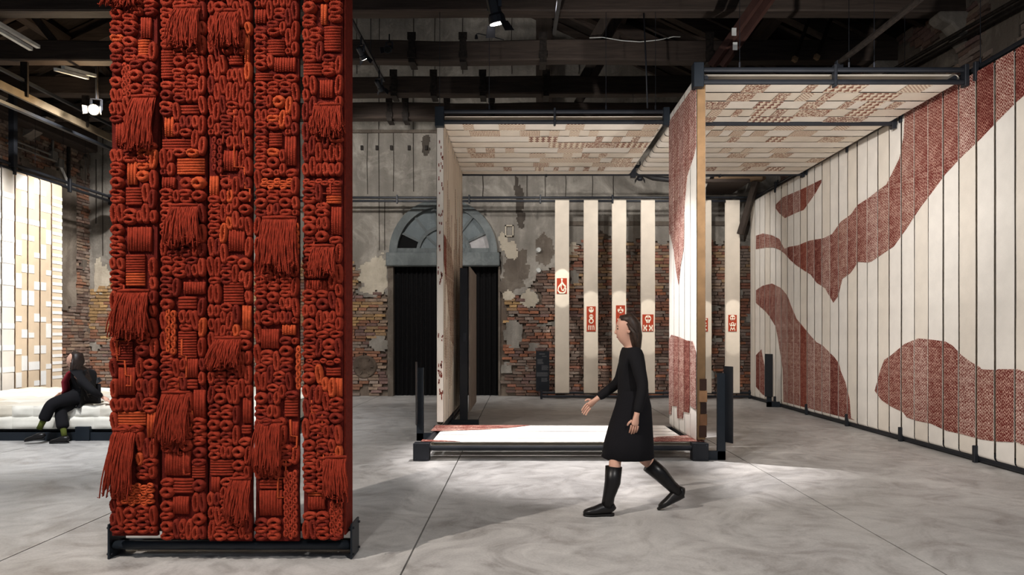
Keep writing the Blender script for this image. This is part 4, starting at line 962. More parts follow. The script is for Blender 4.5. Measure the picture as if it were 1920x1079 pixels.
# ================================================================== bed with patchwork quilt
BX0, BX1, BY0, BY1, BZ = -9.2, -3.5, 10.05, 13.3, .50
bed = thing('platform_bed', 'wide low platform under a white patchwork quilt by the left fabric wall', 'bed', ((BX0+BX1)/2, (BY0+BY1)/2, 0))
MB().box((BX0, BY0+.06, .13), (BX1, BY1, .185)).build('slat_deck', plain('deck_dark', srgb(16, 16, 18), .7), bed)
MB().box((BX0, BY0, .0), (BX1, BY0+.05, .115)).build('front_rail', STEEL2, bed); MB().box((BX0, BY1-.05, 0), (BX1, BY1, .115)).build('back_rail', STEEL2, bed)
for x in (BX0+.05, pX(152, 10.0), BX1-.05): bevel(MB().box((x-.1, BY0-.03, 0), (x+.1, BY0+.06, .20)).build('corner_block', STEEL2, bed), .005)
MB().box((BX0+.03, BY0+.05, .175), (BX1-.03, BY1-.03, BZ-.03)).build('mattress', QUILT[1], bed)
def pillow(par, c, u, v, nrm, mat, amp):
    c, u, v, nrm = Vector(c), Vector(u), Vector(v), Vector(nrm); n = 6; V = []; F = []; sd = rnd.random()*50
    for i in range(n+1):
        for k in range(n+1):
            a, b = i/n, k/n; h = (min(1, min(a, 1-a)*5)*min(1, min(b, 1-b)*5))**.6
            V.append(tuple(c + u*(a-.5) + v*(b-.5) + nrm*(amp*h*(.7+.5*noise.noise(Vector((a*2+sd, b*2, 1)))))))
    for i in range(n):
        for k in range(n): F.append((i*(n+1)+k, (i+1)*(n+1)+k, (i+1)*(n+1)+k+1, i*(n+1)+k+1))
    mb = MB(); mb.add(V, F); return mb.build('quilt_patch', mat, par, smooth=True)
x = BX0 - .02; 
rows_f = [(.165, .335), (.335, .485)]
for z0, z1 in rows_f:
    x = BX0
    while x < BX1:
        wd = min(rnd.choice((.36, .5, .58, .3)), BX1+.03-x); pillow(bed, (x+wd/2, BY0+.03, (z0+z1)/2), (wd, 0, 0), (0, 0, z1-z0+.006), (0, -1, 0), rnd.choice(QUILT), .035); x += wd
y = BY0+.03
for k in range(7):
    dy = .466; x = BX0
    while x < BX1:
        wd = min(rnd.choice((.45, .6, .75, .5)), BX1+.03-x); pillow(bed, (x+wd/2, y+dy/2, BZ-.02), (wd, 0, 0), (0, dy+.005, 0), (0, 0, 1), rnd.choice(QUILT), .05); x += wd
    y += dy
z = .33
for k in range(9): pillow(bed, (BX1+.0, BY0+.2+k*.36, z), (0, .36, 0), (0, 0, .32), (1, 0, 0), rnd.choice(QUILT), .03)

# ================================================================== people
SKIN = plain('skin', srgb(206, 160, 138), .55, var=.05); HAIR = plain('dark_hair', srgb(42, 31, 27), .5, var=.3, sc=40); HAIR2 = plain('brown_hair', srgb(58, 44, 36), .5, var=.3, sc=40)
BLK = woven('black_wool', srgb(26, 25, 27)); BLK2 = woven('black_trousers', srgb(22, 21, 24)); LEATHER = plain('black_leather', srgb(22, 20, 20), .35); GREEN = woven('green_sock', srgb(78, 84, 36)); SOLE = plain('shoe_sole', srgb(14, 13, 13), .6)
SCARF = [woven('burgundy_scarf', srgb(128, 40, 50)), woven('dark_scarf', srgb(58, 36, 34)), woven('rose_scarf', srgb(168, 58, 72))]; EYE_M = plain('eye', srgb(30, 22, 18), .2); LIP = plain('lips', srgb(170, 92, 84), .5)
def skin(name, chains, mat, par, sub=2, smooth=True):
    """chains: list of lists of (key, point, radius); a repeated key joins the chains -> one surface grown by the Skin modifier"""
    V, E, Rr, idx, roots = [], [], [], {}, []
    for ch in chains:
        prev = None
        for key, p, r in ch:
            if key not in idx: idx[key] = len(V); V.append(Vector(p)); Rr.append(r if isinstance(r, tuple) else (r, r))
            if prev is not None: E.append((idx[prev], idx[key]))
            prev = key
    comp = list(range(len(V)))
    def find(a):
        while comp[a] != a: a = comp[a]
        return a
    for a, b in E: comp[find(a)] = find(b)
    seen = set()
    for i in range(len(V)):
        if find(i) not in seen: seen.add(find(i)); roots.append(i)
    me = bpy.data.meshes.new(name); me.from_pydata([tuple(v) for v in V], E, [])
    o = bpy.data.objects.new(name, me); COL.objects.link(o)
    o.modifiers.new('skin', 'SKIN').use_smooth_shade = True
    for i, sv in enumerate(me.skin_vertices[0].data): sv.radius = Rr[i]; sv.use_root = i in roots
    m = o.modifiers.new('sub', 'SUBSURF'); m.levels = sub; m.render_levels = sub
    dg = bpy.context.evaluated_depsgraph_get(); ev = o.evaluated_get(dg); nm = bpy.data.meshes.new_from_object(ev)
    bpy.data.objects.remove(o); bpy.data.meshes.remove(me)
    off = OFF[par.name]
    for v in nm.vertices: v.co -= off
    nm.materials.clear(); nm.materials.append(mat); nm.polygons.foreach_set('use_smooth', [True]*len(nm.polygons)); nm.polygons.foreach_set('material_index', [0]*len(nm.polygons)); nm.update(); nm.name = name
    o2 = bpy.data.objects.new(name, nm); link(o2, par); return o2
def hand_chains(pre, wrist_key, wrist, d, side, curl, s=1.0):
    """palm and five fingers; d = direction of the hand, side = towards the thumb, curl = direction the fingers bend to"""
    w_, d, side, curl = Vector(wrist), Vector(d).normalized(), Vector(side).normalized(), Vector(curl).normalized()
    palm = w_ + d*.045*s; kn = w_ + d*.085*s
    out = [[(wrist_key, w_, .022*s), (pre+'palm', palm, (.034*s, .018*s)), (pre+'kn', kn, (.036*s, .015*s))]]
    for i, (o_, L) in enumerate(((-.027, .062), (-.009, .074), (.009, .078), (.027, .070))):
        b = kn + side*o_*s - d*.012*s; m1 = b + d*L*.5*s + curl*.012*s; m2 = b + d*L*.85*s + curl*.034*s; e = b + d*L*1.05*s + curl*.055*s
        out.append([(pre+'f%d0' % i, b, .009*s), (pre+'f%d1' % i, m1, .0085*s), (pre+'f%d2' % i, m2, .008*s), (pre+'f%d3' % i, e, .0065*s)])
    b = palm + side*.024*s - d*.012*s; out.append([(pre+'t0', b, .011*s), (pre+'t1', b + side*.026*s + d*.024*s, .0105*s), (pre+'t2', b + side*.034*s + d*.052*s + curl*.012*s, .008*s)])
    return out
def head(par, c, fwd, up, hair_mat, body_chains, neck_key, hair_paths):
    """head grown into the body chains, plus face details and hair; c = head centre"""
    c, f, u = Vector(c), Vector(fwd).normalized(), Vector(up).normalized(); s = f.cross(u).normalized()
    body_chains.append([(neck_key, None, None), ('jaw', c - u*.078 + f*.026, (.060, .066)), ('face', c - u*.005 + f*.012, (.082, .094)), ('crown', c + u*.062 - f*.006, (.078, .088)), ('top', c + u*.102 - f*.008, (.042, .05))])
    body_chains.append([('nosebase', c + u*.005 + f*.076, .011), ('nose', c - u*.026 + f*.096, .014), ('noseend', c - u*.036 + f*.082, .012)])
    for k in (-1, 1):
        body_chains.append([('ear%d' % k, c - u*.012 - f*.008 + s*.074*k, (.012, .018)), ('earb%d' % k, c - u*.038 - f*.004 + s*.072*k, (.009, .012))])
    return c, f, u, s
def face_bits(par, body, c, f, u, s):
    for k in (-1, 1):
        p = c + f*.078 + u*.006 + s*.034*k; MB().tube([p - s*.014, p, p + s*.014], [.003, .007, .003], 6).build('eye', EYE_M, body)
        p = p + u*.022 + f*.002; MB().tube([p - s*.018, p + u*.003, p + s*.018], [.0025, .004, .0025], 5).build('eyebrow', HAIR, body)
    p = c + f*.074 - u*.064; MB().tube([p - s*.022, p + f*.006, p + s*.022], [.003, .0075, .003], 6).build('mouth', LIP, body)
def shoe(par, heel, toe, name='shoe', s=1.0, lift=0):
    h, t = Vector(heel), Vector(toe); d = (t-h); L = d.length; d.normalize()
    mb = MB(); P = []; Rr = []
    for q, ww, hh in ((0, .026, .030), (.05, .034, .044), (.22, .036, .047), (.42, .037, .040), (.62, .044, .030), (.8, .043, .024), (.95, .030, .017), (1.0, .012, .010)):
        P.append(h + d*L*q + Vector((0, 0, hh*s*.95+.012))); Rr.append((hh*s, ww*s))
    mb.tube(P, Rr, 12, up=(0, 0, 1)); o = mb.build(name, LEATHER, par, smooth=True)
    mb = MB(); P = []; Rr = []
    for q, ww in ((-.01, .024), (.06, .035), (.25, .036), (.45, .037), (.65, .046), (.82, .045), (.96, .032), (1.01, .012)): P.append(h + d*L*q + Vector((0, 0, .012))); Rr.append((.012, ww*s))
    mb.tube(P, Rr, 12, up=(0, 0, 1)); mb.build('sole', SOLE, o, smooth=False)
    e = h + d*L*.1; MB().tube([e + Vector((0,0,-.001+.001)), e + Vector((0,0,.02))], [.03*s, .032*s], 10).build('heel_block', SOLE, o)
    return o
def fix_none(ch, table):
    return [[(k, table[k][0] if p is None else p, table[k][1] if p is None else r) for k, p, r in c] for c in ch]

# ---- seated woman on the edge of the bed, facing left and looking up
YS = 10.02
q = lambda x, y, Y=YS: px(x, y, Y)
wm = thing('person', 'person in black clothes and burgundy scarf sitting on the bed looking up', 'person', (pX(130, YS), YS, 0))
hip = q(162, 753, 10.22); hip.z = .61; waist = q(160, 730, 10.2); chest = q(154, 707, 10.16); neck = q(148, 692, 10.12); hc = q(139, 675, 10.08)
shL = chest + Vector((.02, -.17, .03)); shR = chest + Vector((.02, .17, .03)); up_ = Vector((.35, 0, .94)); fw = Vector((-.86, -.05, .5))
kneeN = q(97, 757, 9.86); hipN = hip + Vector((-.02, -.10, .01)); ankN = q(76, 800, 9.82); kneeF = q(113, 768, 9.98); hipF = hip + Vector((-.02, .09, .0)); ankF = q(120, 814, 9.86)
elb = q(178, 735, 10.02); wr = q(183, 755, 9.98); wr = Vector((wr.x, 10.12, .60)); elb = Vector((elb.x-.01, 9.99, pZ(734, 10.0)))
elbR = shR + Vector((-.10, .06, -.27)); wrR = elbR + Vector((-.22, -.10, -.10)); wrR.z = .66
T = {'neck': (neck, .045)}
ch = [[('hip', hip, (.095, .11)), ('waist', waist, (.08, .095)), ('chest', chest, (.085, .10)), ('nb', neck - up_*.05, (.055, .065)), ('neck', neck, .046)],
      [('hip', hip, 0), ('hipN', hipN, .07), ('kneeN', kneeN, .045), ('ankN', ankN, .034)], [('hip', hip, 0), ('hipF', hipF, .07), ('kneeF', kneeF, .045), ('ankF', ankF, .034)],
      [('chest', chest, (.115, .15)), ('shL', shL, .036), ('elb', elb, .028), ('wr', wr, .024)], [('chest', chest, (.115, .15)), ('shR', shR, .036), ('elbR', elbR, .028), ('wrR', wrR, .024)]]
ch += hand_chains('L', 'wr', wr, (.75, -.12, -.35), (0, -1, 0), (.3, 0, -.6)); ch += hand_chains('R', 'wrR', wrR, (-1, -.2, -.2), (0, -1, .3), (-.2, 0, -1))
hd_ = head(wm, hc, fw, up_, HAIR, ch, 'neck', None)
body = skin('body', fix_none(ch, T), SKIN, wm); face_bits(wm, body, *hd_)
# clothes
skin('jacket', [[('hip', hip + Vector((0,0,.03)), (.145, .155)), ('waist', waist, (.115, .13)), ('chest', chest, (.115, .14)), ('nb', neck - up_*.06, (.075, .10))], [('chest', chest, (.145,.175)), ('shL', shL, .082), ('elb', elb, .056), ('cuff', wr + (elb-wr)*.12, .042)], [('chest', chest, (.145,.175)), ('shR', shR, .082), ('elbR', elbR, .056), ('cuffR', wrR + (elbR-wrR)*.12, .042)]], BLK, wm)
skin('trousers', [[('hip', hip, (.14, .165)), ('hipN', hipN + Vector((-.04,0,.0)), .112), ('kneeN', kneeN, .09), ('sh', kneeN*.45+ankN*.55, .082), ('hemN', kneeN*.22+ankN*.78, .085)], [('hip', hip, (.14,.165)), ('hipF', hipF, .112), ('kneeF', kneeF, .088), ('shF', kneeF*.45+ankF*.55, .085), ('hemF', kneeF*.16+ankF*.84, .09)]], BLK2, wm)
for a, k_ in ((ankN, kneeN), (ankF, kneeF)):
    d = (k_-a).normalized(); MB().tube([a - d*.04, a + d*.03, a + d*.13], [.037, .037, .043], 12).build('sock', GREEN, wm, smooth=True)
tN = q(46, 824, 9.74); hN = q(83, 818, 9.80); hN.z = .05; tN.z = .03; shoe(wm, hN, tN)
tF = q(93, 830, 9.78); tF.z = 0; hF = q(128, 830, 9.82); hF.z = 0; shoe(wm, hF, tF)
for k, (dy, m_, w_) in enumerate(((-.125, SCARF[0], .05), (-.075, SCARF[2], .045), (.02, SCARF[1], .06))):
    pts = [neck + Vector((.0, dy*.4, .02)), neck + Vector((-.09, dy*.6, -.06)), chest + Vector((-.17-.01*k, dy, -.06)), waist + Vector((-.20-.01*k, dy, .0)), waist + Vector((-.23-.02*k, dy, -.10-.02*k))]
    MB().tube(pts, [(.018, .03), (.02, w_), (.022, w_), (.02, w_*1.1), (.012, w_)], 10, up=(-1, 0, 0)).build('scarf', m_, wm, smooth=True)
c, f, u, s = hd_
hm = MB(); hm.tube([c + f*.045 + u*.085, c + u*.075 - f*.025, c - f*.055 + u*.01, c - f*.07 - u*.09, neck + Vector((.055, 0, -.06)), chest + Vector((.06, -.01, -.06)), waist + Vector((.055, -.01, .03)), waist + Vector((.06, -.01, -.08))],
        [(.03, .05), (.062, .088), (.078, .096), (.07, .10), (.06, .115), (.05, .125), (.04, .11), (.012, .06)], 14, up=(-1, 0, .4)); hair = hm.build('hair', HAIR, wm, smooth=True)
for k in range(16):
    a = (k/15-.5)*2; st_ = c + s*.075*a - f*.02 + u*(.07-.03*abs(a)); e = waist + Vector((.07+rnd.uniform(-.02,.02), -.10*a*-1 + rnd.uniform(-.02,.02), rnd.uniform(-.16, .05)))
    mid = c + s*.10*a - f*.06 - u*.1
    MB().tube([st_, mid, (mid+e)/2 + Vector((.012, 0, 0)), e], [.014, .022, .018, .004], 6).build('lock', HAIR, hair, smooth=True)

# ---- walking woman in black (she moves through the picture; built here as the figure herself)
XP, YP = .93, 6.0
wk = thing('person', 'person in black top, knee-length skirt and tall boots striding to the left', 'person', (XP, YP, 0))
W = lambda x, y, z: Vector((XP+x, YP+y, z))
hip = W(.015, 0, .90); waist = W(.01, 0, 1.06); chest = W(-.005, 0, 1.24); neck = W(-.015, 0, 1.41); hc = W(-.045, 0, 1.545); up_ = Vector((-.05, 0, 1)); fw = Vector((-1, 0, -.08))
hpL, hpR = W(0, -.085, .86), W(0, .085, .86); knL, anL = W(-.15, -.085, .48), W(-.215, -.10, .105); knR, anR = W(.075, .085, .47), W(.395, .09, .165)
sL, sR = W(0, -.165, 1.345), W(0, .165, 1.345); eL, wL = W(.06, -.215, 1.07), W(.0, -.225, .835); eR, wR = W(-.08, .215, 1.08), W(-.285, .19, .93)
T = {'neck': (neck, .044)}
ch = [[('hip', hip, (.115, .145)), ('waist', waist, (.088, .115)), ('chest', chest, (.10, .14)), ('nb', neck - up_*.05, (.055, .07)), ('neck', neck, .044)],
      [('hip', hip, 0), ('hpL', hpL, .085), ('knL', knL, .054), ('clL', knL*.6+anL*.4 + Vector((.015,0,0)), .054), ('anL', anL, .034)], [('hip', hip, 0), ('hpR', hpR, .085), ('knR', knR, .054), ('clR', knR*.6+anR*.4 + Vector((.02,0,.01)), .054), ('anR', anR, .034)],
      [('chest', chest, 0), ('sL', sL, .045), ('eL', eL, .033), ('wL', wL, .023)], [('chest', chest, 0), ('sR', sR, .045), ('eR', eR, .033), ('wR', wR, .023)]]
ch += hand_chains('L', 'wL', wL, (-.15, 0, -1), (-1, 0, .1), (0, 1, 0)); ch += hand_chains('R', 'wR', wR, (-.75, 0, -.65), (-.5, 0, .8), (0, -1, -.3))
hd_ = head(wk, hc, fw, up_, HAIR2, ch, 'neck', None)
body = skin('body', fix_none(ch, T), SKIN, wk); face_bits(wk, body, *hd_)
skin('top', [[('hip', hip + Vector((0,0,-.02)), (.14, .165)), ('waist', waist, (.112, .135)), ('chest', chest, (.125, .155)), ('nb', neck - up_*.045, (.066, .08))], [('chest', chest, (.125,.155)), ('sL', sL, .07), ('eL', eL, .05), ('cL', wL + (eL-wL)*.08, .038)], [('chest', chest, (.125,.155)), ('sR', sR, .07), ('eR', eR, .05), ('cR', wR + (eR-wR)*.08, .038)]], BLK, wk)
mb = MB(); P = []; Rr = []
for z, x, ra, rb in ((1.03, .010, .120, .145), (.90, .012, .150, .172), (.74, -.008, .182, .185), (.60, -.022, .205, .185), (.47, -.032, .220, .18), (.455, -.032, .20, .16)): P.append(W(x, 0, z)); Rr.append((rb, ra))
V = []; F = []; n = 32
for (p, (rb, ra)), i in zip(zip(P, Rr), range(9)):
    for k in range(n): t = 2*math.pi*k/n; w_ = 1 + .035*i/5*math.sin(9*t); V.append((p.x+ra*w_*math.cos(t), p.y+rb*w_*math.sin(t), p.z))
for i in range(len(P)-1):
    for k in range(n): F.append((i*n+k, i*n+(k+1)%n, (i+1)*n+(k+1)%n, (i+1)*n+k))
mb.add(V, F); mb.build('skirt', BLK2, wk, smooth=True, fix=True)
for kn, an, ht, nm in ((knL, anL, .80, 0), (knR, anR, .74, 1)):
    d = kn - an; P = [an - d.normalized()*.03, an + d*.15, an + d*.45 + Vector((.012, 0, .0)), an + d*ht]
    b = MB().tube(P, [.05, .05, .066, .07], 14).build('boot', LEATHER, wk, smooth=True)
    if nm == 0: shoe(b, W(-.17, -.10, 0), W(-.415, -.11, .0), 'boot_foot', 1.15)
    else:
        h, t_ = W(.44, .09, .115), W(.235, .09, .0); dd = t_-h; mb = MB(); PP = []; RR = []
        for q_, ww, hh in ((0, .03, .034), (.08, .040, .050), (.3, .040, .050), (.5, .042, .042), (.7, .048, .032), (.88, .044, .026), (1.0, .026, .02), (1.05, .01, .008)): PP.append(h + dd*q_ + Vector((.02, 0, hh*.7+.015))); RR.append((hh*1.1, ww*1.1))
        o = mb.tube(PP, RR, 12, up=(0,0,1)).build('boot_foot', LEATHER, b, smooth=True)
        PP = [h + dd*q_ + Vector((.0, 0, .01)) for q_ in (0, .3, .6, .85, 1.02)]; MB().tube(PP, [(.012, .034), (.012, .042), (.012, .052), (.012, .048), (.008, .02)], 10, up=(0,0,1)).build('sole', SOLE, b)
c, f, u, s = hd_
hm = MB(); hm.tube([c + f*.05 + u*.085, c + u*.08 - f*.02, c - f*.05 + u*.02, c - f*.068 - u*.07, c - f*.07 - u*.16, c - f*.075 - u*.24], [(.03, .05), (.06, .084), (.074, .09), (.062, .088), (.045, .08), (.02, .05)], 14, up=(-1, 0, .2)); hair = hm.build('hair', HAIR2, wk, smooth=True)
for k in range(12):
    a = (k/11-.5)*2; MB().tube([c + s*.07*a + u*(.075-.03*abs(a)), c + s*.088*a - f*.05 - u*.04, c + s*.08*a - f*.08 - u*(.22+rnd.uniform(-.02,.03))], [.012, .02, .005], 6).build('lock', HAIR2, hair, smooth=True)

# ================================================================== lamps, tracks, conduits, odds and ends under the roof
def lamp(label, c, aim, s=1.0, lens=LENS, watts=0, cone=40, group='ceiling spotlights', hang=None):
    c = Vector(c); d = (Vector(aim)-c).normalized(); t = thing('spotlight', label, 'spotlight', c, group)
    b = MB(); b.tube([c - d*.17*s, c - d*.15*s, c - d*.02*s, c + d*.0*s, c + d*.06*s], [.04*s, .055*s, .055*s, .07*s, .078*s], 14, cap=True); b.build('housing', STEEL, t, smooth=False)
    MB().tube([c + d*.061*s, c + d*.066*s], [.066*s, .066*s], 16).build('lens', lens, t)
    sd = d.cross(Vector((0,0,1))).normalized(); top = c + Vector((0,0,.17*s)) - d*.06*s
    m = MB()
    for k in (-1, 1): m.bar(c - d*.06*s + sd*.065*s*k, top + sd*.065*s*k - Vector((0,0,.03)), .012*s, .03*s)
    m.bar(top - sd*.07*s - Vector((0,0,.03)), top + sd*.07*s - Vector((0,0,.03)), .03*s, .012*s); m.build('yoke', ALU, t)
    for k in (-1, 1):                                       # barn-door flaps
        m = MB(); p = c + d*.06*s + sd*.075*s*k; m.prism([p - sd.cross(d)*.05*s, p + sd.cross(d)*.05*s, p + sd.cross(d)*.06*s + d*.09*s + sd*.04*s*k, p - sd.cross(d)*.06*s + d*.09*s + sd*.04*s*k], sd*.004*k)
        m.build('barn_door', ALU, t, fix=True)
    MB().tube([top - Vector((0,0,.03)), top + Vector((0, 0, (hang or .08)))], .014*s, 8).build('stem', STEEL, t)
    if watts:
        o = spot('spotlight_beam', c + d*.09*s, aim, watts, cone, .5, NEUT, .03); 
    return t
lamp('large spotlight with bright barn doors hanging high in front of the beams', px(930, 30, 8.3), (.9, 9.6, 0), 1.35, watts=160, cone=45, hang=1.4)
tz = 5.32; c2_, c3_ = px(680, 104, 9.85), px(713, 164, 11.0)
lamp('bright spotlight on the sloping black track, nearer the red tapestry', c2_, (-.3, 13.5, 1.5), .75, hang=.1)
lamp('bright spotlight at the lower end of the sloping black track', c3_, (-.6, 15.5, 2.2), .75, hang=.1)
lamp('black double-headed spotlight hanging under the back rail of the canopy', px(1200, 332, 13.5), (2.6, 16.0, 2.6), .8, hang=.12)
wl_ = lamp('warm glaring spotlight shining towards the viewer from the left roof', px(178, 206, 12.6), (-4.9, 3.0, 2.2), 1.25, lens=LENS_W, hang=.75)
p_ = px(178, 206, 12.6); MB().bar((p_.x, 12.0, 6.3), (p_.x, p_.y+.12, 6.3), .04, .03).build('bracket', IRON, wl_); MB().bar((p_.x, p_.y+.08, 6.3), (p_.x, p_.y+.08, p_.z+.2), .025, .025).build('bracket', IRON, wl_)
d_ = bpy.data.lights.new('warm_lamp_glow', 'POINT'); d_.energy = 45; d_.color = (1, .72, .42); d_.shadow_soft_size = .05; o_ = bpy.data.objects.new('warm_lamp_glow', d_); COL.objects.link(o_); o_.location = px(178, 206, 12.6) + Vector((.05, -.2, -.02))
lamp('unlit dark spotlight clamped to the second roof beam', px(728, 92, 11.6), (-2.6, 9.5, 5.0), .8, lens=PANE_DK, hang=.1)
tr = thing('lighting_track', 'long black lighting track carrying two lit spotlights beside the tapestry', 'track', c2_ + Vector((0,0,.26)))
dv = (c3_-c2_); MB().bar(c2_ - dv*1.6 + Vector((-.03,0,.26)), c3_ + dv*.35 + Vector((-.03,0,.26)), .035, .04).build('rail', ALU, tr)
for t_ in (-.4, .55): p = c2_ + dv*t_; MB().tube([p + Vector((-.03,0,.28)), p + Vector((-.03,0,1.1))], .006, 5).build('suspension_cable', STEEL, tr)
tr = thing('lighting_track', 'steep pale steel track hanging in the middle of the roof', 'track', px(1050, 30, 9.0))
MB().bar(px(1053, -30, 8.2), px(1039, 62, 11.0), .05, .05).build('rail', ALU, tr); MB().tube([px(1039, 62, 11.0), px(1037, 66, 11.8)], .012, 6).build('bracket', IRON, tr)
# left: steel gantry with hangers, lit by the warm lamp
gt = thing('steel_gantry', 'steel channel on flat hangers below the left roof, catching warm light', 'gantry', (-8.3, 13, 5.2))
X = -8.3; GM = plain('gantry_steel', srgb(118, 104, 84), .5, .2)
def on(xp, yp, X=X): Y = X*FPX/(xp-CX); return px(xp, yp, Y)
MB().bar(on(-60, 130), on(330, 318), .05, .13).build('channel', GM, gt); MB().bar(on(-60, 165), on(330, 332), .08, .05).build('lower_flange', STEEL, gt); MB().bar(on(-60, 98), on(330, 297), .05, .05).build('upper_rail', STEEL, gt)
for a, b, c_ in ((46, 78, 182), (160, 140, 238), (-10, 30, 160)):
    p, q_ = on(a, c_), on(a, b); MB().box((p.x-.06, p.y-.02, p.z), (p.x+.06, p.y+.02, 6.1)).build('hanger', IRON, gt)
for (a, b, c_, d_, lab) in ((-30, 28, 72, 88, 'pair of pale strip-light battens high at the left edge'), (118, 126, 178, 142, 'short pale batten end beyond the second left beam')):
    bt = thing('light_batten', lab, 'batten', on(a, b, -7.5)); 
    for k in (0, 1): MB().bar(on(a-14*k, b+4*k, -7.5), on(c_-14*k, d_+4*k, -7.5), .06, .05).build('batten', WHITE_M, bt)
# conduits on the left wall
cd = thing('conduit', 'pair of grey conduits with junction boxes high on the left wall', 'conduit', (XL+.1, 15, 5))
XC2 = XL + .12
for pts in (((12, 258), (98, 291)), ((12, 268), (108, 304))):
    MB().tube([on(*pts[0], X=XC2), on(*pts[1], X=XC2)], .025, 8).build('pipe', CONDUIT, cd)
for p in ((99, 292), (111, 306)): b = on(*p, X=XC2); MB().box((b.x-.04, b.y-.09, b.z-.09), (b.x+.06, b.y+.09, b.z+.09)).build('junction_box', CONDUIT, cd)
b = on(99, 292, X=XC2); MB().tube([b, b + Vector((0, 0, .45))], .025, 8).build('pipe', CONDUIT, cd); b = on(111, 306, X=XC2); MB().tube([b, b + Vector((0, .25, -.3)), b + Vector((0, .3, -.5))], .03, 8).build('pipe', WHITE_M, cd)
b = Vector((XL+.12, 16.4, 4.9)); MB().tube([b, b + Vector((0, 0, .9))], .04, 8).build('pipe', IRON, cd)
# right: pipes along the right wall and roof
pp = thing('wall_pipe', 'two thin parallel pipes running along the right wall above the fabric', 'pipe', (XR-.1, 10, 5.6))
MB().tube([px(1640, 150, 12.3), px(1693, 120, 11.3), px(1905, 0, 8.8), px(2000, -52, 8.0)], .028, 8).build('pipe', IRON, pp); MB().tube([px(1662, 150, 12.0), px(1730, 112, 10.9), px(1935, 0, 8.6), px(2010, -40, 8.0)], .028, 8).build('pipe', IRON, pp)
pp = thing('ceiling_pipe', 'thick dark pipe sloping from the right canopy up towards the roof', 'pipe', px(1570, 122, 8.9))
MB().tube([px(1573, 118, 8.75), px(1640, 66, 7.9), px(1735, -10, 6.9)], .035, 10).build('pipe', IRON, pp); block(pp, px(1573, 122, 8.75), (.08, .08, .1), 'clamp')
for i, (a, b, lab) in enumerate((((1490, 112), (1523, 18), 'thin dark hanging rod left of two above the right canopy'), ((1531, 108), (1566, 15), 'thin dark hanging rod right of two above the right canopy'))):
    p, q_ = px(*a, 11.6), px(*b, 11.7); rd = thing('hanging_rod', lab, 'rod', p); MB().bar(p, q_, .03, .05).build('bar', IRON, rd); MB().bar(p - (q_-p)*.03, p + (q_-p)*.05, .06, .08).build('end_plate', W_LIGHT, rd)
br = thing('diagonal_brace', 'pair of reddish diagonal steel channels under the roof right of centre', 'brace', px(1340, 118, 9.6))
BRN_M = plain('red_lead_steel', srgb(72, 48, 42), .6, .2)
MB().bar(px(1334, 124, 9.7), px(1428, -10, 9.2), .07, .1).build('channel', BRN_M, br); MB().bar(px(1353, 124, 9.7), px(1450, -10, 9.2), .07, .1).build('channel', BRN_M, br)
for p in ((1376, 60), (1378, 87)): c = px(*p, 9.35); MB().box((c.x-.03, c.y-.01, c.z-.05), (c.x+.03, c.y, c.z+.05)).build('white_tag', WHITE_M, br)
cb = thing('slack_cable', 'slack white cable drooping across the second roof beam', 'cable', px(1190, 76, 11.75)); MB().tube([px(1105, 71, 11.78), px(1130, 70, 11.76), px(1165, 76, 11.76), px(1200, 78.5, 11.76), px(1235, 75, 11.76), px(1262, 69, 11.76), px(1276, 69, 11.78)], .008, 6).build('cord', WHITE_M, cb, smooth=True)
cb = thing('hanging_cable', 'thin black vertical cable hanging from roof to the left canopy', 'cable', px(1211, 200, 10.0)); MB().tube([px(1207, 25, 10.1), px(1211, 110, 10.1), px(1214, 203, 10.1)], .012, 6).build('cord', STEEL, cb, smooth=True)
cb = thing('loose_plug', 'short black lead with a plug lying over the second roof beam', 'cable', px(893, 66, 11.75)); MB().tube([px(893, 64, 11.76), px(897, 63, 11.76), px(920, 68, 11.76), px(945, 75, 11.78)], .008, 6).build('lead', STEEL, cb); c = px(893, 69, 11.76); MB().tube([c + Vector((0,0,-.03)), c + Vector((0,0,.03))], [.03, .018], 8).build('plug', STEEL, cb)
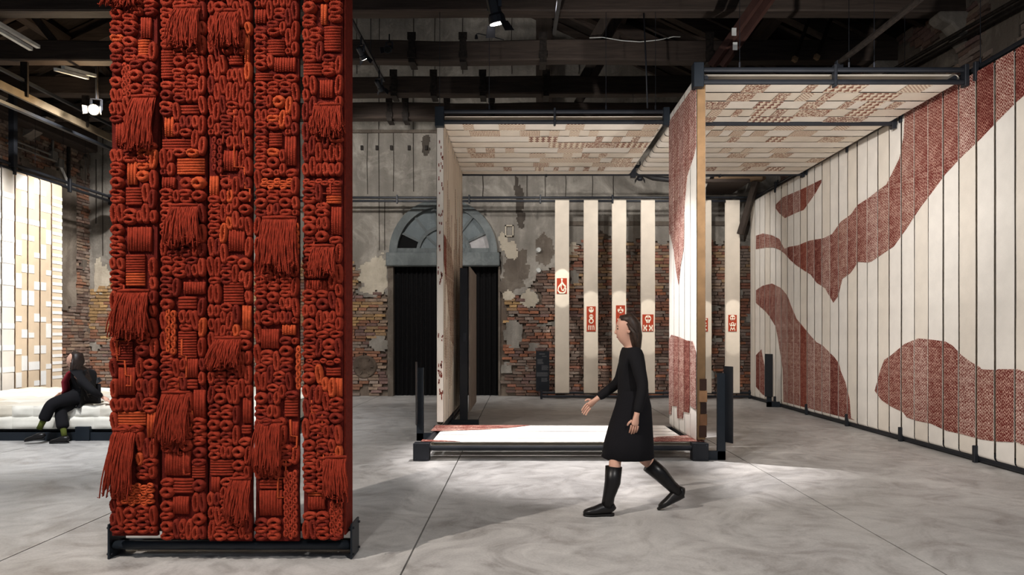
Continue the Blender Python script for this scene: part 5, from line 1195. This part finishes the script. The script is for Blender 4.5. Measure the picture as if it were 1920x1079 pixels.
# old timber bracket and hose in the far right corner
Yb = 16.1; bk = thing('timber_bracket', 'old pale timber bracket with a leaning prop in the far right corner', 'bracket', px(1375, 338, Yb))
bevel(MB().bar(px(1336, 337, Yb), px(1432, 336, Yb), .3, .07).build('arm', W_LIGHT, bk), .01); bevel(MB().bar(px(1418, 340, Yb), px(1388, 440, Yb+.3), .13, .13).build('prop', W_Z, bk), .01)
bevel(MB().box((pX(1318, Yb), Yb-.25, pZ(346, Yb)), (pX(1400, Yb), YW-.1, pZ(340, Yb))).build('plank', W_X, bk), .01)
sc2 = thing('scroll_corbel', 'carved stone scroll corbel jutting behind the inner panel edge', 'corbel', px(1322, 345, Yb))
bevel(MB().box((pX(1310, Yb), Yb-.2, pZ(332, Yb)), (pX(1339, Yb), YW-.05, pZ(327, Yb))).build('cap', STONE, sc2), .01)
mb = MB(); prof = [(1312,333),(1330,333),(1326,342),(1322,352),(1316,360),(1309,366),(1309,345)]; mb.prism([(pX(a, Yb), Yb-.15, pZ(b, Yb)) for a, b in prof], (0, 1.2, 0)); bevel(mb.build('scroll', STONE, sc2, fix=True), .02, 2)
hs = thing('duct_hose', 'thick black hose arching over the timber bracket in the far corner', 'hose', px(1360, 330, 16.0)); MB().tube([px(1195, 322, 16.4), px(1225, 334, 16.3), px(1262, 338, 16.2), px(1320, 332, 16.0), px(1360, 325, 16.0), px(1400, 326, 16.0), px(1425, 334, 16.2)], .06, 10).build('hose', plain('black_rubber', srgb(34, 33, 34), .5), hs, smooth=True)

# small black floor lamp standing behind the bed
fx, fy = pX(177, 14.0), 14.0; fz = pZ(718, 14.0); fs = thing('floor_spotlight', 'small grey floor lamp peeping over the bed behind the seated person', 'spotlight', (fx, fy, 0))
MB().box((fx-.12, fy-.1, 0), (fx+.12, fy+.1, .03)).build('base', STEEL, fs); MB().tube([(fx, fy, .02), (fx, fy, fz)], .018, 8).build('stem', STEEL, fs)
bevel(MB().bar((fx-.09, fy-.02, fz-.03), (fx+.07, fy+.06, fz+.06), .14, .11).build('housing', ALU, fs), .02); MB().bar((fx+.07, fy+.06, fz+.06), (fx+.085, fy+.068, fz+.068), .11, .09).build('lens', STEEL, fs)
